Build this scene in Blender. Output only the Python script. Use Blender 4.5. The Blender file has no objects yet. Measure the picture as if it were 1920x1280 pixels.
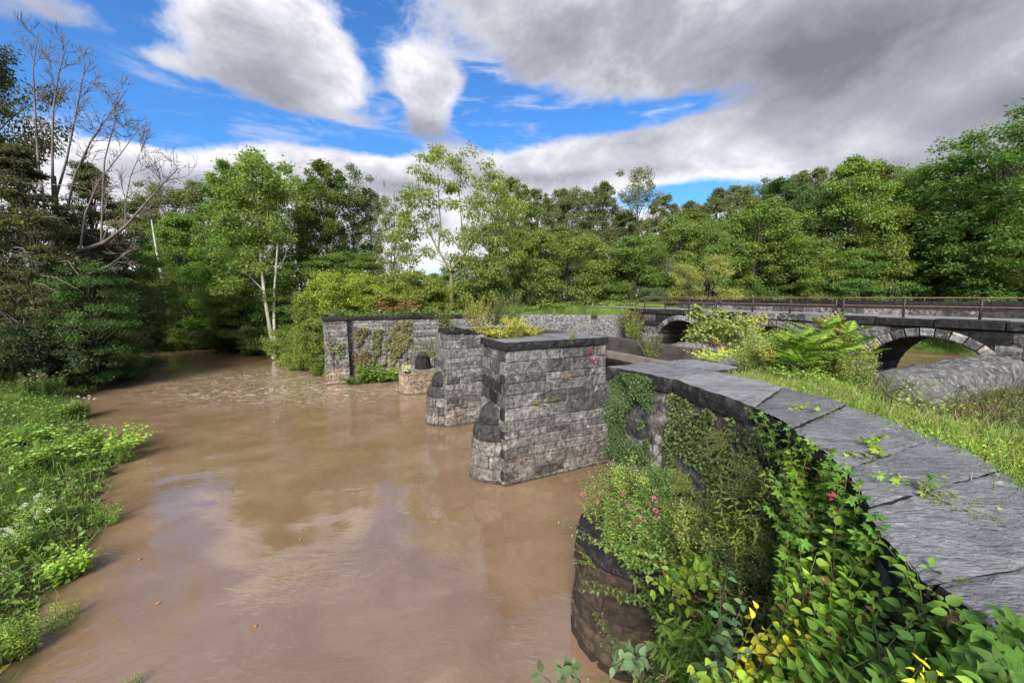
import bpy, math, random
import numpy as np
from mathutils import Vector, Matrix, noise as mnoise

scene = bpy.context.scene
col = scene.collection
R = math.radians
EYE = 7.1          # camera height over the water, metres
PITCH = 6.5
FPX = 735.0        # focal length over a 1920 wide picture

# ------------------------------------------------------------------ camera
cam_d = bpy.data.cameras.new('camera')
cam = bpy.data.objects.new('camera', cam_d)
col.objects.link(cam)
cam.location = (0, 0, EYE)
cam.rotation_euler = (R(90 - PITCH), 0, 0)
cam_d.sensor_width = 36
cam_d.lens = FPX / 1920 * 36
cam_d.clip_start = 0.05
cam_d.clip_end = 3000
scene.camera = cam

SUN_AZ = -168.0     # compass-like: 0 = +Y, clockwise; the sun stands behind the camera, a little left
SUN_EL = 36.0
sun_d = bpy.data.lights.new('sun', 'SUN')
sun = bpy.data.objects.new('sun', sun_d)
col.objects.link(sun)
sun_d.energy = 3.3
sun_d.angle = R(26)
sun_d.color = (1.0, 0.93, 0.82)
sun.rotation_euler = (R(90 - SUN_EL), 0, R(180 - SUN_AZ) - math.pi * 0)
_dir = Vector((math.sin(R(SUN_AZ)) * math.cos(R(SUN_EL)), math.cos(R(SUN_AZ)) * math.cos(R(SUN_EL)), math.sin(R(SUN_EL))))
sun.rotation_euler = _dir.to_track_quat('Z', 'Y').to_euler()

scene.view_settings.view_transform = 'Standard'
scene.view_settings.look = 'None'
scene.view_settings.exposure = 1.38
scene.view_settings.gamma = 1.0
scene.view_settings.use_curve_mapping = False
scene.render.engine = 'CYCLES'
scene.cycles.max_bounces = 6
scene.cycles.diffuse_bounces = 4
scene.cycles.glossy_bounces = 3
scene.cycles.transmission_bounces = 4
scene.cycles.transparent_max_bounces = 4
scene.cycles.use_denoising = True
scene.cycles.caustics_reflective = False
scene.cycles.caustics_refractive = False

# ------------------------------------------------------------------ node helpers
class NT:
    def __init__(self, tree):
        self.t = tree; self.n = tree.nodes; self.l = tree.links
        self.n.clear()
    def new(self, typ, **kw):
        nd = self.n.new(typ)
        for k, v in kw.items(): setattr(nd, k, v)
        return nd
    def put(self, sock, v):
        if hasattr(v, 'is_output') or isinstance(v, bpy.types.NodeSocket): self.l.new(v, sock)
        elif v is not None:
            if sock.type == 'RGBA' and hasattr(v, '__len__') and len(v) == 3: v = (*v, 1)
            sock.default_value = v
    def m(self, op, a, b=None, c=None, clamp=False):
        nd = self.new('ShaderNodeMath', operation=op, use_clamp=clamp)
        self.put(nd.inputs[0], a)
        if b is not None: self.put(nd.inputs[1], b)
        if c is not None: self.put(nd.inputs[2], c)
        return nd.outputs[0]
    def vm(self, op, a, b=None):
        nd = self.new('ShaderNodeVectorMath', operation=op)
        self.put(nd.inputs[0], a)
        if b is not None: self.put(nd.inputs[1], b)
        return nd.outputs[0]
    def comb(self, x, y, z):
        nd = self.new('ShaderNodeCombineXYZ')
        for i, v in enumerate((x, y, z)): self.put(nd.inputs[i], v)
        return nd.outputs[0]
    def sep(self, v):
        nd = self.new('ShaderNodeSeparateXYZ'); self.put(nd.inputs[0], v); return nd.outputs
    def noise(self, vec, scale, detail=4, rough=.55, dist=0.0, out=0):
        nd = self.new('ShaderNodeTexNoise'); self.put(nd.inputs['Vector'], vec)
        nd.inputs['Scale'].default_value = scale; nd.inputs['Detail'].default_value = detail
        nd.inputs['Roughness'].default_value = rough; nd.inputs['Distortion'].default_value = dist
        return nd.outputs[out]
    def vor(self, vec, scale, feature='F1', out='Distance', rnd=1.0):
        nd = self.new('ShaderNodeTexVoronoi', feature=feature); self.put(nd.inputs['Vector'], vec)
        nd.inputs['Scale'].default_value = scale; nd.inputs['Randomness'].default_value = rnd
        return nd.outputs[out]
    def ramp(self, fac, stops, interp='LINEAR'):
        nd = self.new('ShaderNodeValToRGB'); self.put(nd.inputs[0], fac)
        cr = nd.color_ramp; cr.interpolation = interp
        while len(cr.elements) < len(stops): cr.elements.new(0.5)
        for e, (p, c) in zip(cr.elements, stops):
            e.position = p; e.color = (*c, 1) if hasattr(c, '__len__') else (c, c, c, 1)
        return nd.outputs[0]
    def mix(self, fac, a, b, typ='MIX'):
        nd = self.new('ShaderNodeMix', data_type='RGBA', blend_type=typ)
        self.put(nd.inputs[0], fac); self.put(nd.inputs[6], a); self.put(nd.inputs[7], b)
        return nd.outputs[2]
    def mapr(self, v, a, b, c=0.0, d=1.0, smooth=True):
        nd = self.new('ShaderNodeMapRange', interpolation_type='SMOOTHSTEP' if smooth else 'LINEAR')
        self.put(nd.inputs[0], v); nd.inputs[1].default_value = a; nd.inputs[2].default_value = b
        nd.inputs[3].default_value = c; nd.inputs[4].default_value = d
        return nd.outputs[0]
    def bump(self, h, strength=.5, dist=.05, normal=None):
        nd = self.new('ShaderNodeBump'); self.put(nd.inputs['Height'], h)
        nd.inputs['Strength'].default_value = strength; nd.inputs['Distance'].default_value = dist
        if normal is not None: self.l.new(normal, nd.inputs['Normal'])
        return nd.outputs[0]

def ray(px, py):
    p = R(PITCH); x = (px - 960) / FPX; y = -(py - 640) / FPX
    return Vector((x, math.cos(p) + y * math.sin(p), -math.sin(p) + y * math.cos(p)))
def at(px, py, d):
    r = ray(px, py); t = d / r.y
    return Vector((r.x * t, d, EYE + r.z * t))
def uv(u, v, z=None):
    x, y = -.44 * u + .898 * v, .898 * u + .44 * v
    return Vector((x, y)) if z is None else Vector((x, y, z))

# ------------------------------------------------------------------ sky
world = bpy.data.worlds.new('World'); scene.world = world
world.use_nodes = True
W = NT(world.node_tree)
world.cycles.sampling_method = 'MANUAL'; world.cycles.sample_map_resolution = 512
tc = W.new('ShaderNodeTexCoord')
D = W.vm('NORMALIZE', tc.outputs['Generated'])
dx, dy, dz = W.sep(D)
az = W.m('ARCTAN2', dx, dy); el = W.m('ARCSINE', dz)
sky = W.new('ShaderNodeTexSky', sky_type='NISHITA')
sky.sun_disc = False; sky.sun_elevation = R(SUN_EL); sky.sun_rotation = R(SUN_AZ)
sky.air_density = 1.0; sky.dust_density = 0.6; sky.ozone_density = 2.0
blue = W.mix(1.0, sky.outputs[0], (0.34, 0.70, 1.08), 'MULTIPLY')
# cloud plane coordinates (flatten towards the horizon like a real cloud deck)
den = W.m('ADD', W.m('MAXIMUM', dz, 0.0), 0.13)
P = W.comb(W.m('DIVIDE', dx, den), W.m('DIVIDE', dy, den), 0.0)
P2 = W.comb(W.m('MULTIPLY', az, 1.0), W.m('MULTIPLY', el, 1.6), 0.31)
wv = W.noise(P2, 2.2, 3, .5, 0.0, 1)
P3 = W.vm('ADD', P2, W.vm('MULTIPLY', W.vm('SUBTRACT', wv, (.5, .5, .5)), (.20, .13, 0)))
n1 = W.noise(P3, 3.6, 9, .6, .1)
n2 = W.noise(P3, 10.0, 8, .66, .1)
n3 = W.noise(P, 1.1, 5, .55, .3)
w3 = W.sep(P3); azw = W.m('ADD', W.m('MULTIPLY', az, .45), W.m('MULTIPLY', w3[0], .55)); elw = W.m('ADD', W.m('MULTIPLY', el, .45), W.m('MULTIPLY', W.m('DIVIDE', w3[1], 1.6), .55))
def blobsum(lst):
    acc = None
    for (px, py, rx, ry, w) in lst:
        c = ray(px, py).normalized(); a0 = math.atan2(c.x, c.y); e0 = math.asin(c.z)
        k = 1 / (1 + ((px - 960) / FPX) ** 2)
        ra = rx / FPX * k * 1.1; re = ry / FPX * math.sqrt(k)
        ddx = W.m('DIVIDE', W.m('SUBTRACT', azw, a0), ra); ddy = W.m('DIVIDE', W.m('SUBTRACT', elw, e0), re)
        q = W.m('ADD', W.m('MULTIPLY', ddx, ddx), W.m('MULTIPLY', ddy, ddy))
        g = W.m('MULTIPLY', W.m('EXPONENT', W.m('MULTIPLY', q, -1.0)), w)
        acc = g if acc is None else W.m('ADD', acc, g)
    return acc
cov = blobsum([(60, 20, 210, 42, .72), (300, 112, 70, 20, .8), (110, 190, 90, 40, .45), (690, 235, 60, 14, .5), (500, 50, 130, 90, .85), (590, 150, 170, 80, .95), (420, 20, 80, 60, .35),
               (830, 205, 75, 60, 1.0), (770, 110, 40, 30, .35), (1150, 60, 300, 100, 1.0), (1600, 90, 420, 120, 1.3), (1850, 200, 240, 70, .7), (980, 10, 250, 50, .35),
               (1420, 262, 300, 40, 1.0), (1080, 300, 220, 34, .85), (560, 315, 330, 34, 1.0), (240, 320, 170, 38, .7), (1720, 290, 260, 50, .9),
               (720, 400, 330, 80, 1.0), (1190, 345, 250, 30, .55), (1500, 400, 500, 40, .6), (300, 420, 250, 60, .6),
               (700, 60, 35, 80, -.45), (330, 190, 150, 70, -.45), (940, 215, 120, 40, -.7), (1280, 200, 170, 24, -.75), (1290, 362, 110, 16, -.5), (590, 246, 230, 22, -.8), (200, 130, 110, 60, -.4), (250, 235, 190, 40, -.75), (905, 160, 40, 60, -.5), (745, 215, 26, 40, -.4), (715, 190, 40, 60, -.3), (970, 160, 40, 50, -.2)])
covn = W.m('ADD', cov, W.m('MULTIPLY', W.m('SUBTRACT', n1, .5), 1.0))
covn = W.m('ADD', covn, W.m('MULTIPLY', W.m('SUBTRACT', n2, .5), 1.15))
# the rest of the dome: the same broken cloud
out_w = W.mapr(W.m('ABSOLUTE', az), .95, 1.35)
covn = W.m('ADD', covn, W.m('MULTIPLY', out_w, W.m('ADD', .42, W.m('MULTIPLY', W.m('SUBTRACT', n3, .5), 1.2))))
hi_w = W.mapr(el, .62, .85)
covn = W.m('ADD', covn, W.m('MULTIPLY', hi_w, .42))
covn = W.m('ADD', covn, W.mapr(el, .10, .26, .6, 0))
alpha = W.mapr(covn, .28, .82)
dark = blobsum([(1560, 105, 480, 90, .68), (520, 90, 150, 60, .16), (1080, 50, 240, 70, .42), (600, 215, 190, 40, .50), (820, 250, 70, 18, .4), (40, 30, 160, 50, .35), (1860, 205, 200, 50, .5),
                (1640, 315, 240, 22, .40), (720, 350, 120, 16, .3), (400, 345, 150, 22, .35), (1080, 330, 160, 12, .2)])
core = W.m('MULTIPLY', W.mapr(covn, .6, 1.5), .16)
n4 = W.noise(P3, 5.5, 5, .55, .15)
shade = W.m('ADD', W.m('ADD', dark, core), W.m('MULTIPLY', W.m('SUBTRACT', n2, .5), .40))
shade = W.m('ADD', shade, W.m('MULTIPLY', W.m('SUBTRACT', n4, .47), .85))
shade = W.m('ADD', shade, W.m('MULTIPLY', W.m('SUBTRACT', n1, .5), .75))
shade = W.m('ADD', shade, 0.0, clamp=True)
CK = 5.9
ccol = W.ramp(shade, [(0.0, (.88 * CK, .87 * CK, .90 * CK)), (.22, (.60 * CK, .605 * CK, .67 * CK)), (.5, (.38 * CK, .39 * CK, .46 * CK)), (1.0, (.19 * CK, .205 * CK, .25 * CK))])
wm = W.new('ShaderNodeMapping'); W.put(wm.inputs[0], P2); wm.inputs['Rotation'].default_value = (0, 0, R(-14)); wm.inputs['Scale'].default_value = (1.0, 2.6, 1)
n5 = W.noise(wm.outputs[0], 6.0, 8, .62, .5); n6 = W.noise(P2, 2.1, 3, .5)
wisp = W.m('MULTIPLY', W.mapr(n5, .48, .74), W.mapr(n6, .42, .6))
blue = W.mix(W.m('MULTIPLY', wisp, .62), blue, (.72 * CK, .73 * CK, .78 * CK))
skyc = W.mix(alpha, blue, ccol)
bg = W.new('ShaderNodeBackground'); W.put(bg.inputs[0], skyc); bg.inputs[1].default_value = 0.078
wo = W.new('ShaderNodeOutputWorld'); W.l.new(bg.outputs[0], wo.inputs[0])
# ------------------------------------------------------------------ object helpers
def link(o): col.objects.link(o); return o
def build_mesh(name, V, F, mats=None, smooth=False, fmat=None):
    me = bpy.data.meshes.new(name)
    V = np.asarray(V, dtype=np.float32)
    if isinstance(F, np.ndarray):
        n, k = F.shape
        me.vertices.add(len(V)); me.vertices.foreach_set('co', V.ravel())
        me.loops.add(n * k); me.loops.foreach_set('vertex_index', F.astype(np.int32).ravel())
        me.polygons.add(n); me.polygons.foreach_set('loop_start', np.arange(0, n * k, k, dtype=np.int32))
        me.update(calc_edges=True)
    else:
        me.from_pydata([tuple(map(float, v)) for v in V], [], F)
        me.update()
    for m in (mats if isinstance(mats, (list, tuple)) else [mats]):
        if m is not None: me.materials.append(m)
    if fmat is not None: me.polygons.foreach_set('material_index', np.asarray(fmat, dtype=np.int32))
    if smooth: me.polygons.foreach_set('use_smooth', np.ones(len(me.polygons), dtype=bool))
    return me
def tag(o, label=None, cat=None, group=None, kind=None):
    if label: o['label'] = label
    if cat: o['category'] = cat
    if group: o['group'] = group
    if kind: o['kind'] = kind
    return o
def thing(name, label, cat, loc=(0, 0, 0), group=None):
    o = link(bpy.data.objects.new(name, None)); o.location = loc; o.empty_display_size = .2
    return tag(o, label, cat, group)
LEAFK = 2.2
def obj(name, me, parent=None, color=None):
    o = link(bpy.data.objects.new(name, me))
    if parent is not None: o.parent = parent
    if color is not None:
        lum = .3 * color[0] + .6 * color[1] + .1 * color[2]; color = [c * .91 + lum * .09 for c in color]
        o.color = (*[min(.75, c * k_) for c, k_ in zip(color, (LEAFK * 1.10, LEAFK * .97, LEAFK))], 1)
    return o
def root_loc(p):
    l = Vector((0, 0, 0))
    while p is not None: l += p.location; p = p.parent
    return np.array(l)
def part(name, V, F, mat, parent, smooth=False, color=None, fmat=None):
    V = np.asarray(V, dtype=np.float64) - root_loc(parent)
    return obj(name, build_mesh(name, V, F, mat, smooth, fmat), parent, color)
def catvf(lst):
    Vs, Fs, n = [], [], 0
    for V, F in lst:
        Vs.append(np.asarray(V)); Fs.append(np.asarray(F) + n); n += len(V)
    return np.concatenate(Vs), np.concatenate(Fs)
def tube(pts, radii, sides=6):
    pts = np.asarray([tuple(p) for p in pts], dtype=np.float64); n = len(pts)
    radii = np.broadcast_to(np.asarray(radii, dtype=np.float64), (n,))
    T = np.gradient(pts, axis=0); T /= np.linalg.norm(T, axis=1)[:, None] + 1e-9
    ref = np.array([0, 0, 1.0]) if abs(T[:, 2]).mean() < .8 else np.array([1.0, 0, 0])
    A = np.cross(T, ref); A /= np.linalg.norm(A, axis=1)[:, None] + 1e-9
    B = np.cross(T, A)
    ang = np.linspace(0, 2 * np.pi, sides, endpoint=False)
    V = pts[:, None, :] + radii[:, None, None] * (np.cos(ang)[None, :, None] * A[:, None, :] + np.sin(ang)[None, :, None] * B[:, None, :])
    V = V.reshape(-1, 3); F = []
    for i in range(n - 1):
        for j in range(sides):
            k = (j + 1) % sides
            F.append((i * sides + j, i * sides + k, (i + 1) * sides + k, (i + 1) * sides + j))
    return V, np.array(F)
def box_vf(lo, hi):
    x0, y0, z0 = lo; x1, y1, z1 = hi
    V = [(x0, y0, z0), (x1, y0, z0), (x1, y1, z0), (x0, y1, z0), (x0, y0, z1), (x1, y0, z1), (x1, y1, z1), (x0, y1, z1)]
    F = [(0, 3, 2, 1), (4, 5, 6, 7), (0, 1, 5, 4), (1, 2, 6, 5), (2, 3, 7, 6), (3, 0, 4, 7)]
    return np.array(V, dtype=float), np.array(F)
def unit(a): return a / (np.linalg.norm(a, axis=-1, keepdims=True) + 1e-9)
def leaves(C, T, N, L, Wd, fold=.12):
    """folded leaf blades: base C, direction T, face normal N, length L, width Wd -> 2 triangles each"""
    T = unit(T); B = unit(np.cross(T, N)); N = np.cross(B, T)
    L = np.asarray(L)[:, None]; Wd = np.asarray(Wd)[:, None]
    base = C; mid = C + T * L * .42
    r = mid + B * Wd * .5 + N * Wd * fold; l = mid - B * Wd * .5 + N * Wd * fold
    tip = C + T * L - N * L * .06
    n = len(C)
    V = np.stack([base, r, tip, l], axis=1).reshape(-1, 3)
    i = np.arange(n)[:, None] * 4
    F = np.concatenate([i + np.array([[0, 1, 2]]), i + np.array([[0, 2, 3]])], axis=1).reshape(-1, 3)
    return V, F

# ------------------------------------------------------------------ materials
def mat(name):
    m = bpy.data.materials.new(name); m.use_nodes = True
    return m, NT(m.node_tree)
def finish(t, color, rough=.8, normal=None, spec=.3):
    b = t.new('ShaderNodeBsdfPrincipled')
    t.put(b.inputs['Base Color'], color); t.put(b.inputs['Roughness'], rough)
    b.inputs['Specular IOR Level'].default_value = spec
    if normal is not None: t.l.new(normal, b.inputs['Normal'])
    o = t.new('ShaderNodeOutputMaterial'); t.l.new(b.outputs[0], o.inputs[0]); return b
def leaf_mat(name, gloss=.35, trans=.48, hue_var=.035, val_var=.75, sick=(0.30, 0.22, 0.03), sick_amt=.018):
    m, t = mat(name)
    oi = t.new('ShaderNodeObjectInfo'); geo = t.new('ShaderNodeNewGeometry')
    rnd = geo.outputs['Random Per Island']
    hsv = t.new('ShaderNodeHueSaturation')
    t.put(hsv.inputs['Hue'], t.m('ADD', .5 - hue_var / 2, t.m('MULTIPLY', t.m('FRACT', t.m('MULTIPLY', rnd, 7.31)), hue_var)))
    t.put(hsv.inputs['Saturation'], t.m('ADD', .85, t.m('MULTIPLY', t.m('FRACT', t.m('MULTIPLY', rnd, 13.7)), .25)))
    t.put(hsv.inputs['Value'], t.m('ADD', 1 - val_var / 2, t.m('MULTIPLY', rnd, val_var)))
    t.put(hsv.inputs['Color'], oi.outputs['Color'])
    c = t.mix(t.m('GREATER_THAN', t.m('FRACT', t.m('MULTIPLY', rnd, 31.9)), 1 - sick_amt), hsv.outputs[0], sick)
    df = t.new('ShaderNodeBsdfPrincipled'); t.put(df.inputs['Base Color'], c)
    df.inputs['Roughness'].default_value = .55; df.inputs['Specular IOR Level'].default_value = gloss
    tr = t.new('ShaderNodeBsdfTranslucent')
    t.put(tr.inputs['Color'], t.mix(1.0, c, (1.25, 1.3, .5), 'MULTIPLY'))
    mx = t.new('ShaderNodeMixShader'); mx.inputs[0].default_value = trans
    t.l.new(df.outputs[0], mx.inputs[1]); t.l.new(tr.outputs[0], mx.inputs[2])
    o = t.new('ShaderNodeOutputMaterial'); t.l.new(mx.outputs[0], o.inputs[0])
    return m
M_LEAF = leaf_mat('tree_leaf')
M_HERB = leaf_mat('herb_leaf', gloss=.3, trans=.3, sick_amt=.03)
M_VINE = leaf_mat('vine_leaf', gloss=.4, trans=.25, val_var=.9, sick=(.12, .06, .02), sick_amt=.012)
def near_leaf_mat():
    """big leaves seen close: a pale midrib and side veins in the blade's own coordinates"""
    m, t = mat('close_leaf')
    oi = t.new('ShaderNodeObjectInfo'); tcn = t.new('ShaderNodeTexCoord')
    x, y, z = t.sep(tcn.outputs['Object'])
    hsv = t.new('ShaderNodeHueSaturation')
    t.put(hsv.inputs['Hue'], t.m('ADD', .485, t.m('MULTIPLY', oi.outputs['Random'], .03)))
    t.put(hsv.inputs['Value'], t.m('ADD', .65, t.m('MULTIPLY', t.m('FRACT', t.m('MULTIPLY', oi.outputs['Random'], 9.7)), .75)))
    t.put(hsv.inputs['Color'], oi.outputs['Color'])
    ax = t.m('ABSOLUTE', x)
    rib = t.mapr(ax, .0, .022, 1, 0)
    w = t.m('SINE', t.m('MULTIPLY', t.m('SUBTRACT', y, t.m('MULTIPLY', ax, .7)), 46.0))
    vein = t.mapr(w, .80, 1.0, 0, .45)
    vmask = t.m('MAXIMUM', rib, vein)
    nz = t.noise(tcn.outputs['Object'], 6, 3)
    c = t.mix(t.m('MULTIPLY', nz, .35), hsv.outputs[0], t.mix(1.0, hsv.outputs[0], (1.5, 1.3, .8), 'MULTIPLY'))
    c = t.mix(t.m('MULTIPLY', vmask, .35), c, t.mix(1.0, c, (2.0, 1.9, 1.6), 'MULTIPLY'))
    nb = t.bump(vmask, .35, .01)
    df = t.new('ShaderNodeBsdfPrincipled'); t.put(df.inputs['Base Color'], c)
    df.inputs['Roughness'].default_value = .55; df.inputs['Specular IOR Level'].default_value = .2
    t.l.new(nb, df.inputs['Normal'])
    tr = t.new('ShaderNodeBsdfTranslucent'); t.put(tr.inputs['Color'], t.mix(1.0, c, (1.2, 1.3, .5), 'MULTIPLY'))
    mx = t.new('ShaderNodeMixShader'); mx.inputs[0].default_value = .28
    t.l.new(df.outputs[0], mx.inputs[1]); t.l.new(tr.outputs[0], mx.inputs[2])
    o = t.new('ShaderNodeOutputMaterial'); t.l.new(mx.outputs[0], o.inputs[0]); return m
M_CLOSE = near_leaf_mat()
def bark_mat(name, a, b, scale=6):
    m, t = mat(name); g = t.new('ShaderNodeNewGeometry')
    p = t.vm('MULTIPLY', g.outputs['Position'], (scale, scale, scale * .3))
    n = t.noise(p, 1.0, 5, .65); finish(t, t.ramp(n, [(.3, a), (.65, b)]), .9, t.bump(n, .6, .03)); return m
M_BARK = bark_mat('bark_brown', (.035, .028, .022), (.12, .10, .08))
M_DEAD = bark_mat('bark_dead', (.075, .06, .055), (.20, .168, .15), 3)
M_WHITE = bark_mat('bark_pale', (.16, .15, .12), (.58, .55, .48), 1.6)
M_STEM = bark_mat('green_stem', (.05, .06, .02), (.13, .14, .05), 20)

def stone_mat(name, lo, hi, tan=.55, lime=.6, black=.6, moss=.25, bump=1.0, lt=.62):
    m, t = mat(name)
    oi = t.new('ShaderNodeObjectInfo'); g = t.new('ShaderNodeNewGeometry'); pos = g.outputs['Position']
    px, py, pz = t.sep(pos)
    n_big = t.noise(pos, 1.3, 4, .6); n_mid = t.noise(pos, 6, 6, .65); n_fine = t.noise(pos, 38, 4, .65)
    c = t.mix(oi.outputs['Random'], lo, hi)
    c = t.mix(t.mapr(n_mid, .33, .68), t.mix(1.0, c, (.45, .45, .46), 'MULTIPLY'), t.mix(1.0, c, (1.4, 1.38, 1.33), 'MULTIPLY'))
    c = t.mix(t.m('MULTIPLY', t.mapr(n_fine, .5, .75), .35), c, t.mix(1.0, c, (1.9, 1.88, 1.82), 'MULTIPLY'))
    # river silt stain: tan low over the water line, as far as floods reach
    silt = t.m('MULTIPLY', t.mapr(t.m('ADD', pz, t.m('MULTIPLY', n_big, 1.6)), .9, 3.4, 1, 0), tan)
    c = t.mix(silt, c, t.mix(1.0, c, (1.45, 1.20, 1.02), 'MULTIPLY'))
    # black algae streaks running down
    st = t.noise(t.vm('MULTIPLY', pos, (3.0, 3.0, .45)), 1.0, 5, .6)
    c = t.mix(t.m('MULTIPLY', t.mapr(st, .50, .66), black), c, (.028, .028, .030))
    # lime bloom: white, worn patches
    lm = t.m('MULTIPLY', t.mapr(t.m('ADD', t.noise(pos, 3.1, 6, .7), t.m('MULTIPLY', t.m('FRACT', t.m('MULTIPLY', oi.outputs['Random'], 5.3)), .12)), .62, .74), lime)
    c = t.mix(lm, c, (.40, .39, .375))
    ms = t.m('MULTIPLY', t.mapr(t.noise(pos, 2.2, 5, .7), .60, .72), moss)
    c = t.mix(ms, c, (.05, .065, .02))
    wet = t.mapr(t.m('ADD', pz, t.m('MULTIPLY', n_mid, .12)), .10, .22, 1, 0)
    c = t.mix(t.m('MULTIPLY', wet, .75), c, (.03, .022, .015))
    h = t.m('ADD', t.m('MULTIPLY', n_mid, 1.0), t.m('MULTIPLY', n_fine, .35))
    crk = t.vor(t.vm('ADD', pos, t.vm('MULTIPLY', t.noise(pos, 4, 3, .5, out=1), (.25, .25, .25))), 5.0, 'F1')
    h = t.m('ADD', h, t.m('MULTIPLY', crk, .7))
    finish(t, c, .85, t.bump(h, .75 * bump, .06), .25); return m
M_STONE = stone_mat('limestone_grey', (.052, .051, .052), (.170, .166, .163), lime=.5, bump=1.5, black=.48)
M_STONE_FAR = stone_mat('limestone_worn', (.085, .082, .082), (.22, .21, .20), lime=.5, black=.5)
M_STONE_TAN = stone_mat('limestone_tan', (.14, .115, .092), (.24, .20, .16), lime=.1, black=.25, moss=.15)
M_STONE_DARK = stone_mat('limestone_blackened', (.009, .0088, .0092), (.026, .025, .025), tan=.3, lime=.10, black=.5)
M_STONE_BROWN = stone_mat('limestone_brown', (.024, .018, .014), (.095, .070, .050), tan=.25, lime=.10, black=.5, moss=.4)
M_STONE_LIME = stone_mat('limestone_limed', (.12, .118, .115), (.26, .255, .248), tan=.3, lime=.75, black=.6)
M_MORTAR = stone_mat('mortar_core', (.19, .185, .175), (.23, .225, .215), lime=.6, black=.35)
M_CONC = stone_mat('rough_concrete', (.085, .083, .083), (.13, .125, .12), tan=.2, lime=.9, black=.85, moss=.2, bump=1.6, lt=.53)
M_CONC2x = stone_mat('trunk_concrete', (.085, .075, .062), (.13, .115, .092), tan=.2, lime=.25, black=.7, moss=.2, bump=.7)

def slab_mat():
    m, t = mat('slate_slab_top'); g = t.new('ShaderNodeNewGeometry'); pos = g.outputs['Position']; oi = t.new('ShaderNodeObjectInfo')
    off = t.vm('ADD', pos, t.comb(t.m('MULTIPLY', oi.outputs['Random'], 37.0), 0.0, 0.0))
    rot = t.new('ShaderNodeMapping'); t.put(rot.inputs[0], off); rot.inputs['Rotation'].default_value = (0, 0, R(24)); rot.inputs['Scale'].default_value = (5.5, 19, 6)
    v = rot.outputs[0]
    wv = t.vm('ADD', v, t.vm('MULTIPLY', t.noise(v, .8, 4, .6, out=1), (1.6, 1.6, 1.6)))
    flake = t.vor(wv, 1.3, 'F1'); edge = t.vor(wv, 1.1, 'DISTANCE_TO_EDGE')
    layers = t.noise(v, .55, 6, .62, 1.0)
    steps = t.m('DIVIDE', t.m('FLOOR', t.m('MULTIPLY', layers, 11.0)), 11.0)
    fine = t.noise(pos, 60, 4, .7); big = t.noise(pos, 1.1, 4, .6)
    base = t.mix(oi.outputs['Random'], (.135, .138, .147), (.235, .236, .243))
    c = t.mix(t.mapr(layers, .3, .72), t.mix(1.0, base, (.72, .72, .74), 'MULTIPLY'), t.mix(1.0, base, (1.25, 1.25, 1.25), 'MULTIPLY'))
    c = t.mix(t.m('MULTIPLY', t.mapr(fine, .35, .75), .35), c, t.mix(1.0, c, (1.5, 1.48, 1.42), 'MULTIPLY'))
    ed = t.m('MULTIPLY', t.mapr(t.m('FRACT', t.m('MULTIPLY', layers, 11.0)), 0.0, .24, 1, 0), t.mapr(t.noise(pos, 4.5, 3), .42, .56))
    pit = t.m('MULTIPLY', t.mapr(flake, .0, .16, 1, 0), t.mapr(t.noise(pos, 3.1, 3), .45, .6))
    ed = t.m('MAXIMUM', ed, t.m('MULTIPLY', pit, .9))
    c = t.mix(t.m('MULTIPLY', t.mapr(big, .40, .62), .45), c, t.mix(1.0, c, (.55, .55, .57), 'MULTIPLY'))
    c = t.mix(t.m('MULTIPLY', ed, .8), c, (.028, .028, .03))
    mp2 = t.new('ShaderNodeMapping'); t.put(mp2.inputs[0], off); mp2.inputs['Rotation'].default_value = (0, 0, R(24)); mp2.inputs['Scale'].default_value = (5.5, 17, 6)
    dn = t.noise(mp2.outputs[0], 1.0, 5, .62, 1.2)
    dash = t.m('MULTIPLY', t.mapr(dn, .60, .635), t.mapr(t.noise(pos, 1.7, 4), .40, .58, .15, 1))
    lite = t.m('MULTIPLY', t.mapr(dn, .385, .35), t.mapr(t.noise(pos, 2.4, 3), .45, .62))
    c = t.mix(t.m('MULTIPLY', dash, .82), c, (.022, .022, .024)); c = t.mix(t.m('MULTIPLY', lite, .55), c, (.42, .43, .45))
    mossm = t.m('MULTIPLY', t.mapr(t.noise(t.vm('MULTIPLY', pos, (1, 1, 1)), 3.0, 6, .72), .60, .68), t.mapr(big, .42, .6))
    c = t.mix(t.m('MULTIPLY', mossm, .85), c, (.030, .026, .017))
    lich = t.mapr(t.noise(pos, 13, 4, .6), .68, .74)
    c = t.mix(t.m('MULTIPLY', lich, .5), c, (.30, .31, .31))
    h = t.m('ADD', t.m('SUBTRACT', t.m('MULTIPLY', steps, .7), t.m('MULTIPLY', dn, .6)), t.m('ADD', t.m('MULTIPLY', fine, .05), t.m('MULTIPLY', mossm, .12)))
    finish(t, c, t.mapr(layers, .3, .7, .62, .5), t.bump(h, 1.0, .07), .4); return m
M_SLAB = slab_mat()

def ground_mat():
    m, t = mat('earth_and_turf'); g = t.new('ShaderNodeNewGeometry'); pos = g.outputs['Position']; x, y, z = t.sep(pos)
    n = t.noise(pos, .9, 6, .65); f = t.noise(pos, 14, 5, .7)
    c = t.mix(t.mapr(n, .35, .65), (.045, .072, .014), (.080, .125, .020))
    c = t.mix(t.mapr(f, .45, .75), c, t.mix(1.0, c, (1.5, 1.45, 1.2), 'MULTIPLY'))
    mud = t.mapr(t.m('ADD', z, t.m('MULTIPLY', n, .5)), .25, .75, 1, 0)
    c = t.mix(mud, c, (.075, .048, .028))
    finish(t, c, .95, t.bump(t.m('ADD', n, t.m('MULTIPLY', f, .3)), .8, .15), .15); return m
M_GROUND = ground_mat()

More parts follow.
